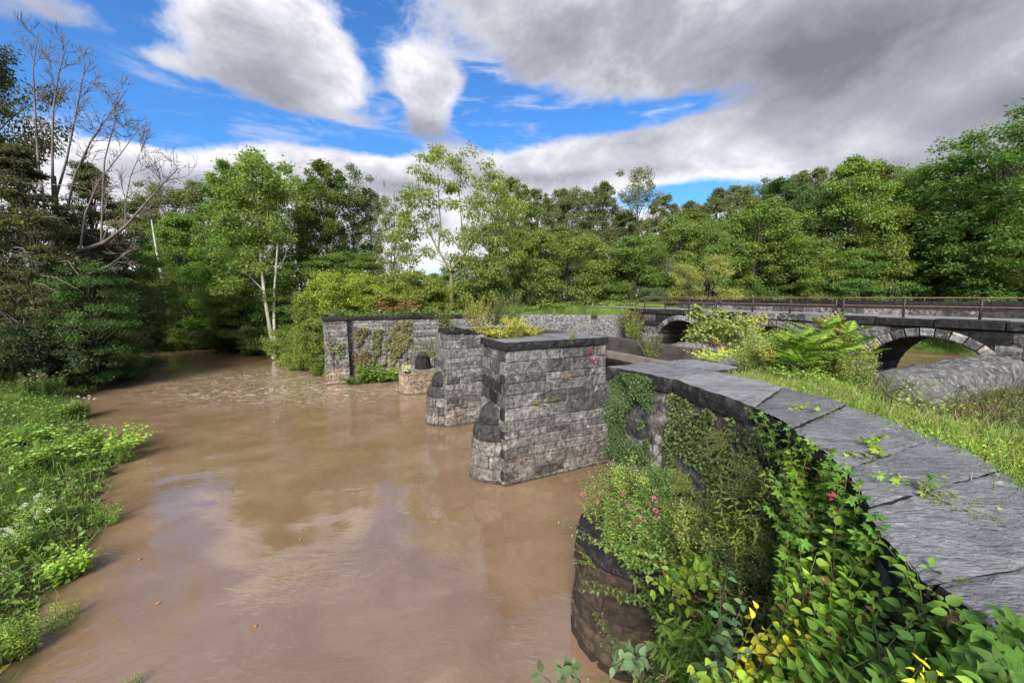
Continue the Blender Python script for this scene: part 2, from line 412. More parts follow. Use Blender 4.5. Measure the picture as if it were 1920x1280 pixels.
def water_mat():
    m, t = mat('muddy_water'); g = t.new('ShaderNodeNewGeometry'); pos = g.outputs['Position']
    x, y, z = t.sep(pos)
    # swirling silt load
    w = t.vm('ADD', pos, t.vm('MULTIPLY', t.noise(pos, .16, 3, .5, out=1), (5, 5, 0)))
    silt = t.noise(w, .35, 5, .6)
    c = t.mix(t.mapr(silt, .3, .7), (.156, .101, .056), (.212, .143, .088))
    # ripples: long swells drawn out across the flow + small chop; patches of slick and of chop
    mp = t.new('ShaderNodeMapping'); t.put(mp.inputs[0], w); mp.inputs['Rotation'].default_value = (0, 0, R(28)); mp.inputs['Scale'].default_value = (.8, 2.1, 1)
    r1 = t.noise(mp.outputs[0], 1.0, 2, .5, .5)
    r2 = t.noise(t.vm('MULTIPLY', w, (2.2, 4.6, 1)), 1.0, 2.5, .5, .6)
    r2 = t.m('SUBTRACT', 1.0, t.m('ABSOLUTE', t.m('SUBTRACT', t.m('MULTIPLY', r2, 2.0), 1.0)))
    r3 = t.noise(w, .30, 3, .5)
    patch = t.mapr(t.noise(pos, .13, 3, .5), .40, .62, .18, 1.0)
    # riffle: rougher broken water upstream
    dd = t.m('DIVIDE', t.m('SUBTRACT', y, 33.0), 9.0); ee = t.m('DIVIDE', t.m('SUBTRACT', x, -17.0), 15.0)
    rif = t.m('EXPONENT', t.m('MULTIPLY', t.m('ADD', t.m('MULTIPLY', dd, dd), t.m('MULTIPLY', ee, ee)), -1.0))
    amp = t.m('ADD', patch, t.m('MULTIPLY', rif, 2.2))
    h = t.m('MULTIPLY', t.m('ADD', t.m('MULTIPLY', r1, .8), t.m('MULTIPLY', r2, .34)), amp)
    h = t.m('ADD', h, t.m('MULTIPLY', r3, 1.2))
    foam = t.m('MULTIPLY', t.mapr(t.noise(t.vm('MULTIPLY', w, (1.2, 2.6, 1)), 1.6, 5, .75, 1.0), .50, .60), t.mapr(rif, .20, .75))
    strk = t.m('MULTIPLY', t.mapr(t.noise(mp.outputs[0], 2.2, 6, .75, 2.0), .60, .70), t.mapr(t.noise(pos, .21, 2), .46, .60))
    c = t.mix(t.m('MULTIPLY', t.m('MAXIMUM', foam, t.m('MULTIPLY', strk, .45)), .75), c, (.55, .48, .42))
    b = finish(t, c, .04, t.bump(h, .6, .036), .5)
    b.inputs['IOR'].default_value = 2.0
    return m
M_WATER = water_mat()
def flat_mat(name, c, rough=.7, nscale=20, amt=.3, metal=0.0):
    m, t = mat(name); g = t.new('ShaderNodeNewGeometry'); n = t.noise(g.outputs['Position'], nscale, 5, .65)
    b = finish(t, t.mix(t.m('MULTIPLY', t.mapr(n, .35, .7), amt), c, tuple(x * .45 for x in c)), rough, t.bump(n, .3, .01)); b.inputs['Metallic'].default_value = metal
    return m
def mottled_mat():
    m, t = mat('weathered_aggregate'); g = t.new('ShaderNodeNewGeometry'); pos = g.outputs['Position']
    a = t.noise(pos, 5.0, 7, .72); b = t.noise(pos, 16.0, 5, .7); c0 = t.noise(pos, .7, 4, .6)
    c = t.ramp(a, [(.36, (.035, .034, .034)), (.5, (.115, .112, .11)), (.62, (.30, .295, .285))])
    c = t.mix(t.m('MULTIPLY', t.mapr(b, .45, .7), .5), c, (.03, .03, .03))
    c = t.mix(t.m('MULTIPLY', t.mapr(c0, .45, .6), .5), c, (.17, .165, .16))
    finish(t, c, .92, t.bump(t.m('ADD', a, t.m('MULTIPLY', b, .5)), 1.0, .10), .2); return m
M_AGG = mottled_mat()
M_CONC2 = flat_mat('trunk_concrete_smooth', (.072, .062, .052), .9, 2.5, .9)
M_CONC3 = flat_mat('ledge_concrete', (.165, .145, .118), .85, 3.0, .7)
M_DOME = stone_mat('lichened_dome_stone', (.022, .022, .023), (.05, .048, .048), tan=.3, lime=.18, black=.5, bump=1.3)
M_IRON = flat_mat('weathered_iron', (.045, .036, .034), .5, 30, .5)
M_RAIL = flat_mat('rusty_rail', (.23, .125, .095), .38, 9, .7)
M_ROAD = flat_mat('gravel_path', (.20, .19, .18), .95, 40, .35)
M_RED = flat_mat('red_paint', (.24, .030, .045), .8, 16, 1.0)
M_PINK = leaf_mat('pink_petal', gloss=.1, trans=.2, sick_amt=0)
M_TWIG = bark_mat('twig_brown', (.03, .022, .016), (.10, .075, .055), 20)
# ------------------------------------------------------------------ ground and water
WALL_L = [(2.95, -3.0), (2.62, -1.0), (2.40, .6), (2.36, 1.55), (2.45, 2.1), (2.66, 2.64), (3.02, 3.22), (3.24, 3.65), (3.46, 4.32), (3.68, 5.25), (3.62, 6.15), (3.27, 7.85)]
WALL_R = [(5.0, -3.0), (4.5, -1.0), (4.30, .6), (4.28, 1.6), (4.34, 2.5), (4.54, 3.29), (4.88, 3.9), (5.06, 4.5), (5.20, 5.35), (5.19, 6.39), (4.92, 7.7), (4.55, 8.67)]
def xy(u, v): w = uv(u, v); return (w.x, w.y)
RIVER = [(-6, -60), (-7.4, -5), (-8.6, 3), (-9.2, 6.5), (-10.3, 7.7), (-12.4, 11.1), (-15.2, 14.0), (-17.3, 17.2), (-23.2, 20.9), (-29.9, 27.2), (-32.0, 32.5), (-44, 38), (-75, 44), (-200, 60),
         (-200, 92), (-80, 66), (-60, 58), (-47, 54.4), (-34.4, 50.2), (-23, 38.9), (-16.2, 33.0), xy(35.6, .6), xy(35.6, 20.5), xy(27.8, 26.0), xy(27.8, 31), xy(33, 40), xy(33, 52), xy(22, 67), xy(-10, 72), xy(-70, 72), xy(-70, 50), xy(-6, 48),
         xy(4.8, 34), xy(4.8, 26.2), xy(6.9, 24), xy(6.9, 6.4)] + [p for p in WALL_L[::-1]] + [(2.6, -60)]
def poly_sd(P, X, Y):
    """signed distance, negative inside"""
    P = np.array(P, dtype=float); d = np.full(X.shape, 1e18); s = np.zeros(X.shape, dtype=bool)
    for i in range(len(P)):
        a, b = P[i], P[(i + 1) % len(P)]
        ex, ey = b - a; wx, wy = X - a[0], Y - a[1]
        t = np.clip((wx * ex + wy * ey) / (ex * ex + ey * ey + 1e-12), 0, 1)
        d = np.minimum(d, (wx - ex * t) ** 2 + (wy - ey * t) ** 2)
        c = ((a[1] > Y) != (b[1] > Y)) & (X < (b[0] - a[0]) * (Y - a[1]) / (b[1] - a[1] + 1e-12) + a[0])
        s ^= c
    d = np.sqrt(d); return np.where(s, -d, d)
PLAT_NEAR = [((a[0] * .55 + b[0] * .45), (a[1] * .55 + b[1] * .45)) for a, b in zip(WALL_L, WALL_R)] + [xy(6.5, 7.2), xy(6.5, 20), xy(5.6, 22.5), xy(4.2, 25.5), xy(4.2, 40), (90, -3)]
def sstep(x, a, b): t = np.clip((x - a) / (b - a), 0, 1); return t * t * (3 - 2 * t)
def fbm2(X, Y, seed=0):
    r = np.random.RandomState(seed); o = np.zeros(X.shape)
    for k in range(7):
        f = .09 * 1.75 ** k; th = r.rand() * 6.28; ph = r.rand() * 6.28
        o += np.sin((X * math.cos(th) + Y * math.sin(th)) * f * 6.28 + ph + 1.3 * np.sin((Y * math.cos(th) - X * math.sin(th)) * f * 4.1 + ph * 2)) / 1.35 ** k
    return o / 3.2
def height(X, Y):
    X = np.asarray(X, dtype=float); Y = np.asarray(Y, dtype=float)
    U = -.44 * X + .898 * Y; Vv = .898 * X + .44 * Y
    d = poly_sd(RIVER, X, Y)
    nz = fbm2(X, Y)
    left = np.minimum(1.0, .03 + .2 * d) + np.maximum(d - 9, 0) * .03
    far = np.minimum(5.3, -.2 + .42 * d) 
    isleft = (X < -5) & (U < 33 + (-X) * .05) & (Y < 46 - .0 * X + np.maximum(-X - 44, 0) * .2)
    low = np.where(isleft, np.minimum(left, 2.2), far)
    low = np.where(d > 0, low + nz * .16 * np.clip(d / 3, 0, 1), np.maximum(-1.4, d * .5 - .25))
    # far bank behind the abutment: flat fill right up to the wall
    farp = sstep(U, 35.5, 36.2) * sstep(Vv, .2, .9) * sstep(-Vv, -140, -120)
    plat = 5.28 + .75 * sstep(Vv, 16, 25)
    low = np.where((U > 35.4) & (Vv > .2) & (Vv < 21.5), np.maximum(low, -1.4 + (plat + 1.4) * farp), low)
    low = np.where((U > 27.9) & (Vv > 24.0) & (Vv < 60) & (d > 0), np.maximum(low, 6.0 * sstep(d, .1, .9)), low)
    # near bank
    dn = poly_sd(PLAT_NEAR, X, Y)
    hn = np.interp(Vv - 2.6 * sstep(U, 3.0, 4.6), [7.7, 8.7, 10.6, 22, 25.2, 27.0], [5.33, 5.0, 3.55, 3.4, 4.7, 6.0])
    hn = hn + nz * .04
    k = sstep(-dn, -.25, .25)
    low = low * (1 - k) + np.maximum(low, hn) * k
    # earth heaped against the foot of the wing wall beside the camera
    hb = np.interp(U, [-4, -.5, 1.5, 3.2, 5.0], [5.2, 4.7, 3.0, 1.2, -1.4])
    kb = sstep(X, 1.25, 2.0) * (1 - sstep(X, 4.3, 4.6)) * (1 - sstep(Y, 5.6, 6.4))
    low = np.where(dn > .2, np.maximum(low, -1.4 + (hb + 1.4) * kb), low)
    return low
xs = np.concatenate([[-900, -500, -300, -200, -140, -105], np.linspace(-84, 84, 300), [105, 140, 200, 300, 500, 900]])
ys = np.concatenate([[-500, -250, -120, -60, -30], np.linspace(-12, 110, 230), [130, 170, 240, 400, 900]])
GX, GY = np.meshgrid(xs, ys)
GZ = height(GX, GY)
ny, nx = GX.shape
idx = np.arange(nx * ny).reshape(ny, nx)
GF = np.stack([idx[:-1, :-1], idx[:-1, 1:], idx[1:, 1:], idx[1:, :-1]], axis=-1).reshape(-1, 4)
g = obj('ground', build_mesh('ground', np.stack([GX, GY, GZ], -1).reshape(-1, 3), GF, M_GROUND, True)); tag(g, kind='structure')
# water: a sheet with real low swells
wx = np.concatenate([[-900, -300, -140], np.linspace(-90, 40, 261), [70, 140, 300, 900]]); wy = np.concatenate([[-500, -100, -30], np.linspace(-4, 90, 236), [130, 240]])
WX, WY = np.meshgrid(wx, wy)
WZ = .018 * fbm2(WX * 3.1 + WY, WY * 5.5 - WX, 5) + .012 * fbm2(WX * 7, WY * 9, 8)
nyw, nxw = WX.shape; idx = np.arange(nxw * nyw).reshape(nyw, nxw)
wf = np.stack([idx[:-1, :-1], idx[:-1, 1:], idx[1:, 1:], idx[1:, :-1]], axis=-1).reshape(-1, 4)
wobj = obj('river_water', build_mesh('river_water', np.stack([WX, WY, WZ], -1).reshape(-1, 3), wf, M_WATER, True)); tag(wobj, kind='structure')

# ------------------------------------------------------------------ masonry
class Path:
    """plan polyline; outward side is to the left of travel"""
    def __init__(self, pts, smooth=False):
        self.p = np.array([tuple(q)[:2] for q in pts], dtype=float)
        dd = np.diff(self.p, axis=0); L = np.linalg.norm(dd, axis=1)
        self.s = np.concatenate([[0], np.cumsum(L)]); t = dd / L[:, None]
        self.n = np.stack([-t[:, 1], t[:, 0]], 1); self.L = self.s[-1]; self.smooth = smooth
        if smooth:
            vn = np.concatenate([self.n[:1], self.n[:-1] + self.n[1:], self.n[-1:]]); self.vn = unit(vn)
    def ev(self, s):
        s = np.asarray(s, dtype=float); i = np.clip(np.searchsorted(self.s, s, side='right') - 1, 0, len(self.n) - 1)
        f = (s - self.s[i]) / (self.s[i + 1] - self.s[i])
        P = self.p[i] * (1 - f)[..., None] + self.p[i + 1] * f[..., None]
        N = unit(self.vn[i] * (1 - f)[..., None] + self.vn[i + 1] * f[..., None]) if self.smooth else self.n[i]
        return P, N
    def ev_seg(self, s, seg):
        f = (s - self.s[seg]) / (self.s[seg + 1] - self.s[seg])
        P = self.p[seg] + (self.p[seg + 1] - self.p[seg]) * f[..., None]
        return P, np.broadcast_to(self.n[seg], P.shape)
def stone(path, s0, s1, z0, z1, rng, bulge=.05, gap=.006, depth=.16, batter=0.0, ztop=5.1, seg=None, nx=4, nz=3, out=0.0, chip=0.0):
    ss = np.linspace(s0 + gap, s1 - gap, nx + 1); zz = np.linspace(z0 + gap, z1 - gap, nz + 1)
    S, Z = np.meshgrid(ss, zz)
    O = np.full(S.shape, float(out))
    inner = rng.uniform(.35, 1.0, (nz - 1, nx - 1)) * bulge
    O[1:-1, 1:-1] += inner
    O[0, :] += rng.uniform(-.008, .008, nx + 1); O[-1, :] += rng.uniform(-.008, .008, nx + 1)
    # pull the inner ring out to the edge so the face is a rough boss with narrow chamfers
    Sx = S.copy(); Zx = Z.copy()
    m = min(.035, (s1 - s0) * .16); mz = min(.03, (z1 - z0) * .16)
    if nx >= 3: Sx[1:-1, 1] = ss[0] + m; Sx[1:-1, -2] = ss[-1] - m
    if nz >= 3: Zx[1, 1:-1] = zz[0] + mz; Zx[-2, 1:-1] = zz[-1] - mz
    Sx[1:-1, 1:-1] += rng.uniform(-.2, .2, inner.shape) * m; Zx[1:-1, 1:-1] += rng.uniform(-.25, .25, inner.shape) * mz
    if chip:   # worn corners
        for (a, b) in ((0, 0), (0, -1), (-1, 0), (-1, -1)): O[a, b] -= rng.uniform(0, chip)
    O = O + (ztop - Zx) * batter
    P, N = path.ev(Sx) if seg is None else path.ev_seg(Sx, seg)
    V = np.concatenate([P + N * O[..., None], Zx[..., None]], -1).reshape(-1, 3)
    w = nx + 1; idx = np.arange(w * (nz + 1)).reshape(nz + 1, w)
    F = [(int(idx[j, i + 1]), int(idx[j, i]), int(idx[j + 1, i]), int(idx[j + 1, i + 1])) for j in range(nz) for i in range(nx)]
    ring = list(idx[0, :]) + list(idx[1:, -1]) + list(idx[-1, -2::-1]) + list(idx[-2:0, 0])
    Pb, Nb = path.ev(Sx.reshape(-1)[ring]) if seg is None else path.ev_seg(Sx.reshape(-1)[ring], seg)
    Bk = np.concatenate([Pb + Nb * (out - depth + (ztop - Zx.reshape(-1)[ring]) * batter)[..., None], Zx.reshape(-1)[ring][..., None]], -1)
    n0 = len(V); V = np.concatenate([V, Bk]); k = len(ring)
    for i in range(k):
        j = (i + 1) % k
        F.append((int(ring[i]), int(ring[j]), n0 + j, n0 + i))
    return V, F
def courses(z0, z1, h, rng, var=.18):
    zs = [z0]
    while zs[-1] < z1 - h * .55: zs.append(zs[-1] + h * rng.uniform(1 - var, 1 + var))
    zs = np.array(zs); return z0 + (zs - z0) * (z1 - z0) / (zs[-1] - z0)
def masonry(parent, path, zs, lens, rng, mats, segs=None, skip=None, pick=None, **kw):
    """lay stones in courses along each straight segment (or along the whole smooth path)"""
    n = 0
    rngs = [(None, 0, path.L)] if path.smooth else [(i, path.s[i], path.s[i + 1]) for i in (segs if segs is not None else range(len(path.n)))]
    for ci in range(len(zs) - 1):
        for (seg, a, b) in rngs:
            s = a; cuts = [a]
            first = rng.uniform(.35, 1.0)
            while True:
                s += rng.uniform(*lens) * (first if len(cuts) == 1 else 1)
                if s > b - lens[0] * .45: break
                cuts.append(s)
            cuts.append(b)
            for i in range(len(cuts) - 1):
                s0, s1 = cuts[i], cuts[i + 1]
                if skip and skip((s0 + s1) / 2, (zs[ci] + zs[ci + 1]) / 2): continue
                m = pick((s0 + s1) / 2, zs[ci], rng) if pick else (mats[0] if len(mats) == 1 else mats[rng.randint(len(mats))])
                e_ = kw.get('gap', .006) + .001 + (kw.get('ztop', 5.1) - (zs[ci] + zs[ci + 1]) / 2) * kw.get('batter', 0) if seg is not None else 0
                V, F = stone(path, s0 - (e_ if i == 0 else 0), s1 + (e_ if i == len(cuts) - 2 else 0), zs[ci], zs[ci + 1], rng, seg=seg, **kw)
                part('stone', V, F, m, parent); n += 1
    return n
def prism(poly, z0, z1, batter_c=None, k=1.0):
    """upright prism on a plan polygon (counter-clockwise)"""
    n = len(poly); V = [(p[0], p[1], z0) for p in poly] + [(p[0], p[1], z1) for p in poly]
    F = [tuple(range(n))[::-1], tuple(range(n, 2 * n))] + [(i, (i + 1) % n, n + (i + 1) % n, n + i) for i in range(n)]
    return V, F
def slab(parent, quad, z0, z1, rng, name='coping_slab', n=10, rough=.012, edge=.02, side=None, top=None):
    """a coping stone on four plan corners (ccw) with a hackly top and broken edges; slot 0 top, slot 1 sides"""
    q = np.array([tuple(p)[:2] for p in quad], dtype=float)
    a = np.linspace(0, 1, n + 1); A, B = np.meshgrid(a, a)
    XY = (q[0] * ((1 - A) * (1 - B))[..., None] + q[1] * (A * (1 - B))[..., None] + q[2] * (A * B)[..., None] + q[3] * ((1 - A) * B)[..., None])
    ph = rng.rand(3) * 50
    Z = np.zeros(A.shape)
    for (f, am) in ((1.1, 1.0), (2.6, .6), (6.0, .35)):
        Z += am * np.array([[mnoise.noise((XY[j, i, 0] * f + ph[0], XY[j, i, 1] * f + ph[1], ph[2])) for i in range(n + 1)] for j in range(n + 1)])
    Z = z1 + Z * rough
    rim = (A == 0) | (A == 1) | (B == 0) | (B == 1)
    Z[rim] -= rng.uniform(.2, 1.0, rim.sum()) * edge
    XY[rim] += rng.uniform(-1, 1, (rim.sum(), 2)) * edge * .7
    w = n + 1; idx = np.arange(w * w).reshape(w, w)
    V = np.concatenate([XY, Z[..., None]], -1).reshape(-1, 3); F = []; fm = []
    for j in range(n):
        for i in range(n): F.append((idx[j, i], idx[j, i + 1], idx[j + 1, i + 1], idx[j + 1, i])); fm.append(0)
    ring = list(idx[0, :]) + list(idx[1:, -1]) + list(idx[-1, -2::-1]) + list(idx[-2:0, 0]); k = len(ring)
    lv = [V]
    for z, o in ((z1 - (z1 - z0) * .5, .5), (z0, -.2)):
        r = V[ring].copy(); r[:, 2] = z + rng.uniform(-.01, .01, k); c = V[:, :2].mean(0)
        dd = unit(r[:, :2] - c); r[:, :2] += dd * rng.uniform(-1, 1, (k, 1)) * edge * .8 + dd * edge * o; lv.append(r)
    n0 = w * w
    for i in range(k):
        j = (i + 1) % k
        F.append((ring[j], ring[i], n0 + i, n0 + j)); fm.append(1)
        F.append((n0 + j, n0 + i, n0 + k + i, n0 + k + j)); fm.append(1)
    F.append(tuple(n0 + k + i for i in range(k))[::-1]); fm.append(1)
    V = np.concatenate(lv)
    F = [tuple(int(x) for x in f) for f in F]
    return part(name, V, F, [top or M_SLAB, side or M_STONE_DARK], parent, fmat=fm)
def dome(parent, name, cx, cy, prof, mat_, rng, ang=(0, 2 * math.pi), n=18, rough=.03, sy=1.0, ax=None):
    """stone turned about an upright axis: prof = [(radius, z)...]"""
    full = abs(ang[1] - ang[0] - 2 * math.pi) < 1e-6
    th = np.linspace(ang[0], ang[1], n + 1)[:-1] if full else np.linspace(ang[0], ang[1], n + 1)
    V = []; ax = ax or Vector((1, 0)); ay = Vector((-ax.y, ax.x))
    for (r, z) in prof:
        for t in th:
            rr = r + rough * min(1, r * 2) * (mnoise.noise((math.cos(t) * 2.2 + cx, math.sin(t) * 2.2 + cy, z * 2.5)) + .5 * mnoise.noise((math.cos(t) * 6 + cx, math.sin(t) * 6, z * 7)))
            q = ax * (rr * math.cos(t)) + ay * (rr * sy * math.sin(t))
            V.append((cx + q.x, cy + q.y, z + rough * .4 * mnoise.noise((math.cos(t) * 3, math.sin(t) * 3 + cy, z))))
    m = len(th); F = []
    for j in range(len(prof) - 1):
        for i in range(m if full else m - 1):
            k = (i + 1) % m; F.append((j * m + i, j * m + k, (j + 1) * m + k, (j + 1) * m + i))
    F.append(tuple(range((len(prof) - 1) * m, len(prof) * m))); F.append(tuple(range(m))[::-1])
    return part(name, V, F, mat_, parent, smooth=False)

A_ = Vector((-.44, .898)); B_ = Vector((.898, .44))
# ---- the two standing piers
def pier(name, label, u0, v0, v1, ztop, seed, course_h, slabs, nose_top=2.95, nose_mat=None, pickf=None, body_top=None, width=2.1):
    rng = np.random.RandomState(seed)
    c = uv(u0 + width / 2, v0 + 2)
    t = thing(name, label, 'bridge pier', (c.x, c.y, 0), 'piers of the ruined aqueduct')
    bt = body_top or ztop - .30
    path = Path([uv(u0, v1), uv(u0, v0), uv(u0 + width, v0), uv(u0 + width, v1)])
    # the core leans with the batter, a hair behind the stone edges
    def ring_(o): return [uv(u0 - o, v0 - o), uv(u0 - o, v1 - .02), uv(u0 + width + o, v1 - .02), uv(u0 + width + o, v0 - o)][::-1]
    V, F = prism(ring_(0), -1.5, bt - .01)
    V = [(p.x, p.y, -1.5) for p in ring_((bt + 1.5) * .035 - .005)] + [(p.x, p.y, bt - .01) for p in ring_(-.004)]
    part('core', V, F, M_MORTAR, t)
    zs = courses(-.45, bt, course_h, rng, .30)
    masonry(t, path, zs, (.55, 1.65), rng, [M_STONE], pick=pickf, batter=.035, ztop=bt, bulge=.07, chip=.02, gap=.010, segs=[0, 1])
    masonry(t, path, zs, (1.0, 1.5), rng, [M_STONE], batter=.035, ztop=bt, bulge=.05, segs=[2], nx=3, skip=lambda s, z: s - path.s[2] > 3.2)
    # rounded cutwater on the river end
    c2 = uv(u0 + width / 2, v0 + .18); Rr = width / 2 - .12
    th = np.linspace(0, math.pi, 19)
    pn = Path([(c2.x - A_.x * Rr * math.cos(a) - B_.x * (Rr * 1.12) * math.sin(a), c2.y - A_.y * Rr * math.cos(a) - B_.y * (Rr * 1.12) * math.sin(a)) for a in th], smooth=True)
    zn = courses(-.45, nose_top - 1.35, .5, rng)
    nm = nose_mat or M_STONE
    masonry(t, pn, zn, (.9, 1.5), rng, [nm], batter=.085, ztop=nose_top - 1.35, bulge=.07, gap=.010, nx=8, chip=.02, depth=.3)
    z0 = nose_top - 1.36
    dome(t, 'cutwater_core', c2.x, c2.y, [(Rr + .22, -1.2), (Rr - .012, z0)], M_MORTAR, rng, rough=0, sy=1.0, ax=A_)
    dome(t, 'cutwater_ledge', c2.x, c2.y, [(Rr - .04, z0), (Rr + .03, z0 + .015), (Rr + .03, z0 + .22), (Rr + .0, z0 + .27), (Rr + .0, z0 + .30), (Rr - .03, z0 + .50), (Rr - .12, z0 + .59)], M_DOME, rng, rough=.035, sy=1.1, ax=A_, n=34)
    dome(t, 'cutwater_dome', c2.x, c2.y, [(Rr - .27, z0 + .595), (Rr - .23, z0 + .64), (Rr - .22, z0 + .84), (Rr - .28, z0 + 1.04), (Rr - .40, z0 + 1.22), (Rr - .56, z0 + 1.34), (Rr - .78, z0 + 1.40)], M_DOME, rng, rough=.035, sy=1.1, ax=A_, n=34)
    for (va, vb) in slabs:
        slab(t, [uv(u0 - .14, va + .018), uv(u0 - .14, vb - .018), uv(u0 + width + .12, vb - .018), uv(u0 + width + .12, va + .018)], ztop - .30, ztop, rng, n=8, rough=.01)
    return t
def pick1(s, z, rng):
    if z > 4.35: return M_STONE_LIME if rng.rand() < .62 else M_STONE
    return M_STONE if rng.rand() < .86 else M_STONE_FAR
def pick_end(s, z, rng):
    return M_STONE
PIER1 = pier('bridge_pier', 'nearest tall stone pier with flat dark cap slabs and a red painted mark', 12.95, 6.1, 10.7, 5.45, 11, .40, [(5.96, 7.42), (7.42, 8.62), (8.62, 10.75)],
     nose_top=2.95, nose_mat=M_STONE, pickf=lambda s, z, r: (pick1(s, z, r) if s < 4.6 else (M_STONE_DARK if (z < 4.3 and r.rand() < .45) else M_STONE)))
PIER2 = pier('bridge_pier', 'middle stone pier with a broken top, only half capped by black slabs', 20.45, 6.1, 10.7, 5.38, 23, .40, [(7.0, 8.3), (8.3, 10.7)], nose_top=2.9,
     pickf=lambda s, z, r: pick1(s, z, r) if s < 4.6 else M_STONE)
# a broken, uncapped corner of the middle pier: loose capping stones and rubble
rr = np.random.RandomState(5)
for (va, vb, ua, ub, h) in ((6.05, 6.9, 20.4, 21.3, .16), (6.1, 6.8, 21.35, 22.5, .22)):
    p = Path([uv(ua, vb), uv(ua, va)]); V, F = stone(p, 0, p.L, 5.08, 5.08 + h, rr, depth=.8, bulge=.05); part('loose_stone', V, F, M_STONE_DARK, PIER2)
# red graffiti on the first pier: two strokes for eyes over a crooked smile, on the face near its right end
gr = thing('graffiti', 'small red sprayed smiling face on the upper right of the nearest pier', 'graffiti', tuple(uv(12.8, 9.9, 4.6)))
def face_pt(v, z, o=.0): w = uv(12.95 - .075 - o - (5.15 - z) * .035, v); return (w.x, w.y, z)
def ribbon(pts, wd, parent, name):
    pts = np.array(pts); k_ = len(pts); q_ = np.linspace(0, k_ - 1, 4 * k_); wd = np.interp(q_, range(k_), wd) * .75 * (1 + .3 * np.sin(q_ * 9)); pts = np.stack([np.interp(q_, range(k_), pts[:, i]) for i in (0, 1)], 1); T = np.gradient(pts, axis=0); T = unit(T); Bn = np.stack([-T[:, 1], T[:, 0]], 1)
    n = len(pts); w = np.broadcast_to(np.asarray(wd, dtype=float), (n,))
    V = [face_pt(p[0] + b[0] * ww / 2, p[1] + b[1] * ww / 2) for p, b, ww in zip(pts, Bn, w)] + [face_pt(p[0] - b[0] * ww / 2, p[1] - b[1] * ww / 2) for p, b, ww in zip(pts, Bn, w)]
    part(name, V, [(i, i + 1, n + i + 1, n + i) for i in range(n - 1)], M_RED, parent)
ribbon([(9.95, 5.02), (9.88, 4.93), (9.90, 4.84), (9.97, 4.80)], [.05, .09, .10, .06], gr, 'eye_stroke')
ribbon([(10.22, 5.03), (10.18, 4.94), (10.22, 4.85)], [.06, .08, .05], gr, 'eye_stroke')
ribbon([(9.72, 4.74), (9.80, 4.63), (9.93, 4.53), (10.08, 4.50), (10.22, 4.56), (10.34, 4.66)], [.04, .06, .08, .08, .06, .04], gr, 'smile_stroke')
ribbon([(10.0, 4.50), (10.06, 4.40), (10.14, 4.36), (10.16, 4.28)], [.09, .10, .07, .03], gr, 'drip_stroke')

# ---- low ruined pier by the far wall
def low_pier():
    rng = np.random.RandomState(31); c = uv(29, 7)
    t = thing('bridge_pier', 'low ruined stump of a pier in tan stone with shrubs growing on it', 'bridge pier', (c.x, c.y, 0), 'piers of the ruined aqueduct')
    u0, v0, w = 28.2, 6.0, 2.1
    c2 = uv(u0 + w / 2, v0 + .2); Rr = w / 2
    th = np.linspace(0, math.pi, 15)
    pts = [uv(u0, 12)] + [Vector((c2.x - A_.x * Rr * math.cos(a) - B_.x * Rr * 1.1 * math.sin(a), c2.y - A_.y * Rr * math.cos(a) - B_.y * Rr * 1.1 * math.sin(a))) for a in th]
    p1 = Path(pts[:2]); p2 = Path(pts[1:], smooth=True)
    V, F = prism([uv(u0 + .05, v0), uv(u0 + .05, 12), uv(u0 + w - .05, 12), uv(u0 + w - .05, v0)][::-1], -1.4, 1.7); part('core', V, F, M_MORTAR, t)
    dome(t, 'cutwater_core', c2.x, c2.y, [(Rr - .04, -1.2), (Rr - .05, 1.66)], M_MORTAR, rng, rough=0, ax=A_)
    zs = courses(-.4, 1.75, .42, rng)
    masonry(t, p1, zs, (.7, 1.2), rng, [M_STONE_TAN], bulge=.04); masonry(t, p2, zs, (.8, 1.2), rng, [M_STONE_TAN], bulge=.04, nx=5)
    p3 = Path([uv(u0 + .25, 11), uv(u0 + .25, 7.6)]); masonry(t, p3, [1.75, 2.15, 2.5], (.8, 1.4), rng, [M_STONE_DARK, M_STONE], depth=.5)
    dome(t, 'cutwater_dome', c2.x + .55, c2.y + .4, [(.62, 1.70), (.60, 2.2), (.48, 2.65), (.22, 2.95)], M_STONE_DARK, rng, rough=.05, n=12)
low_pier()

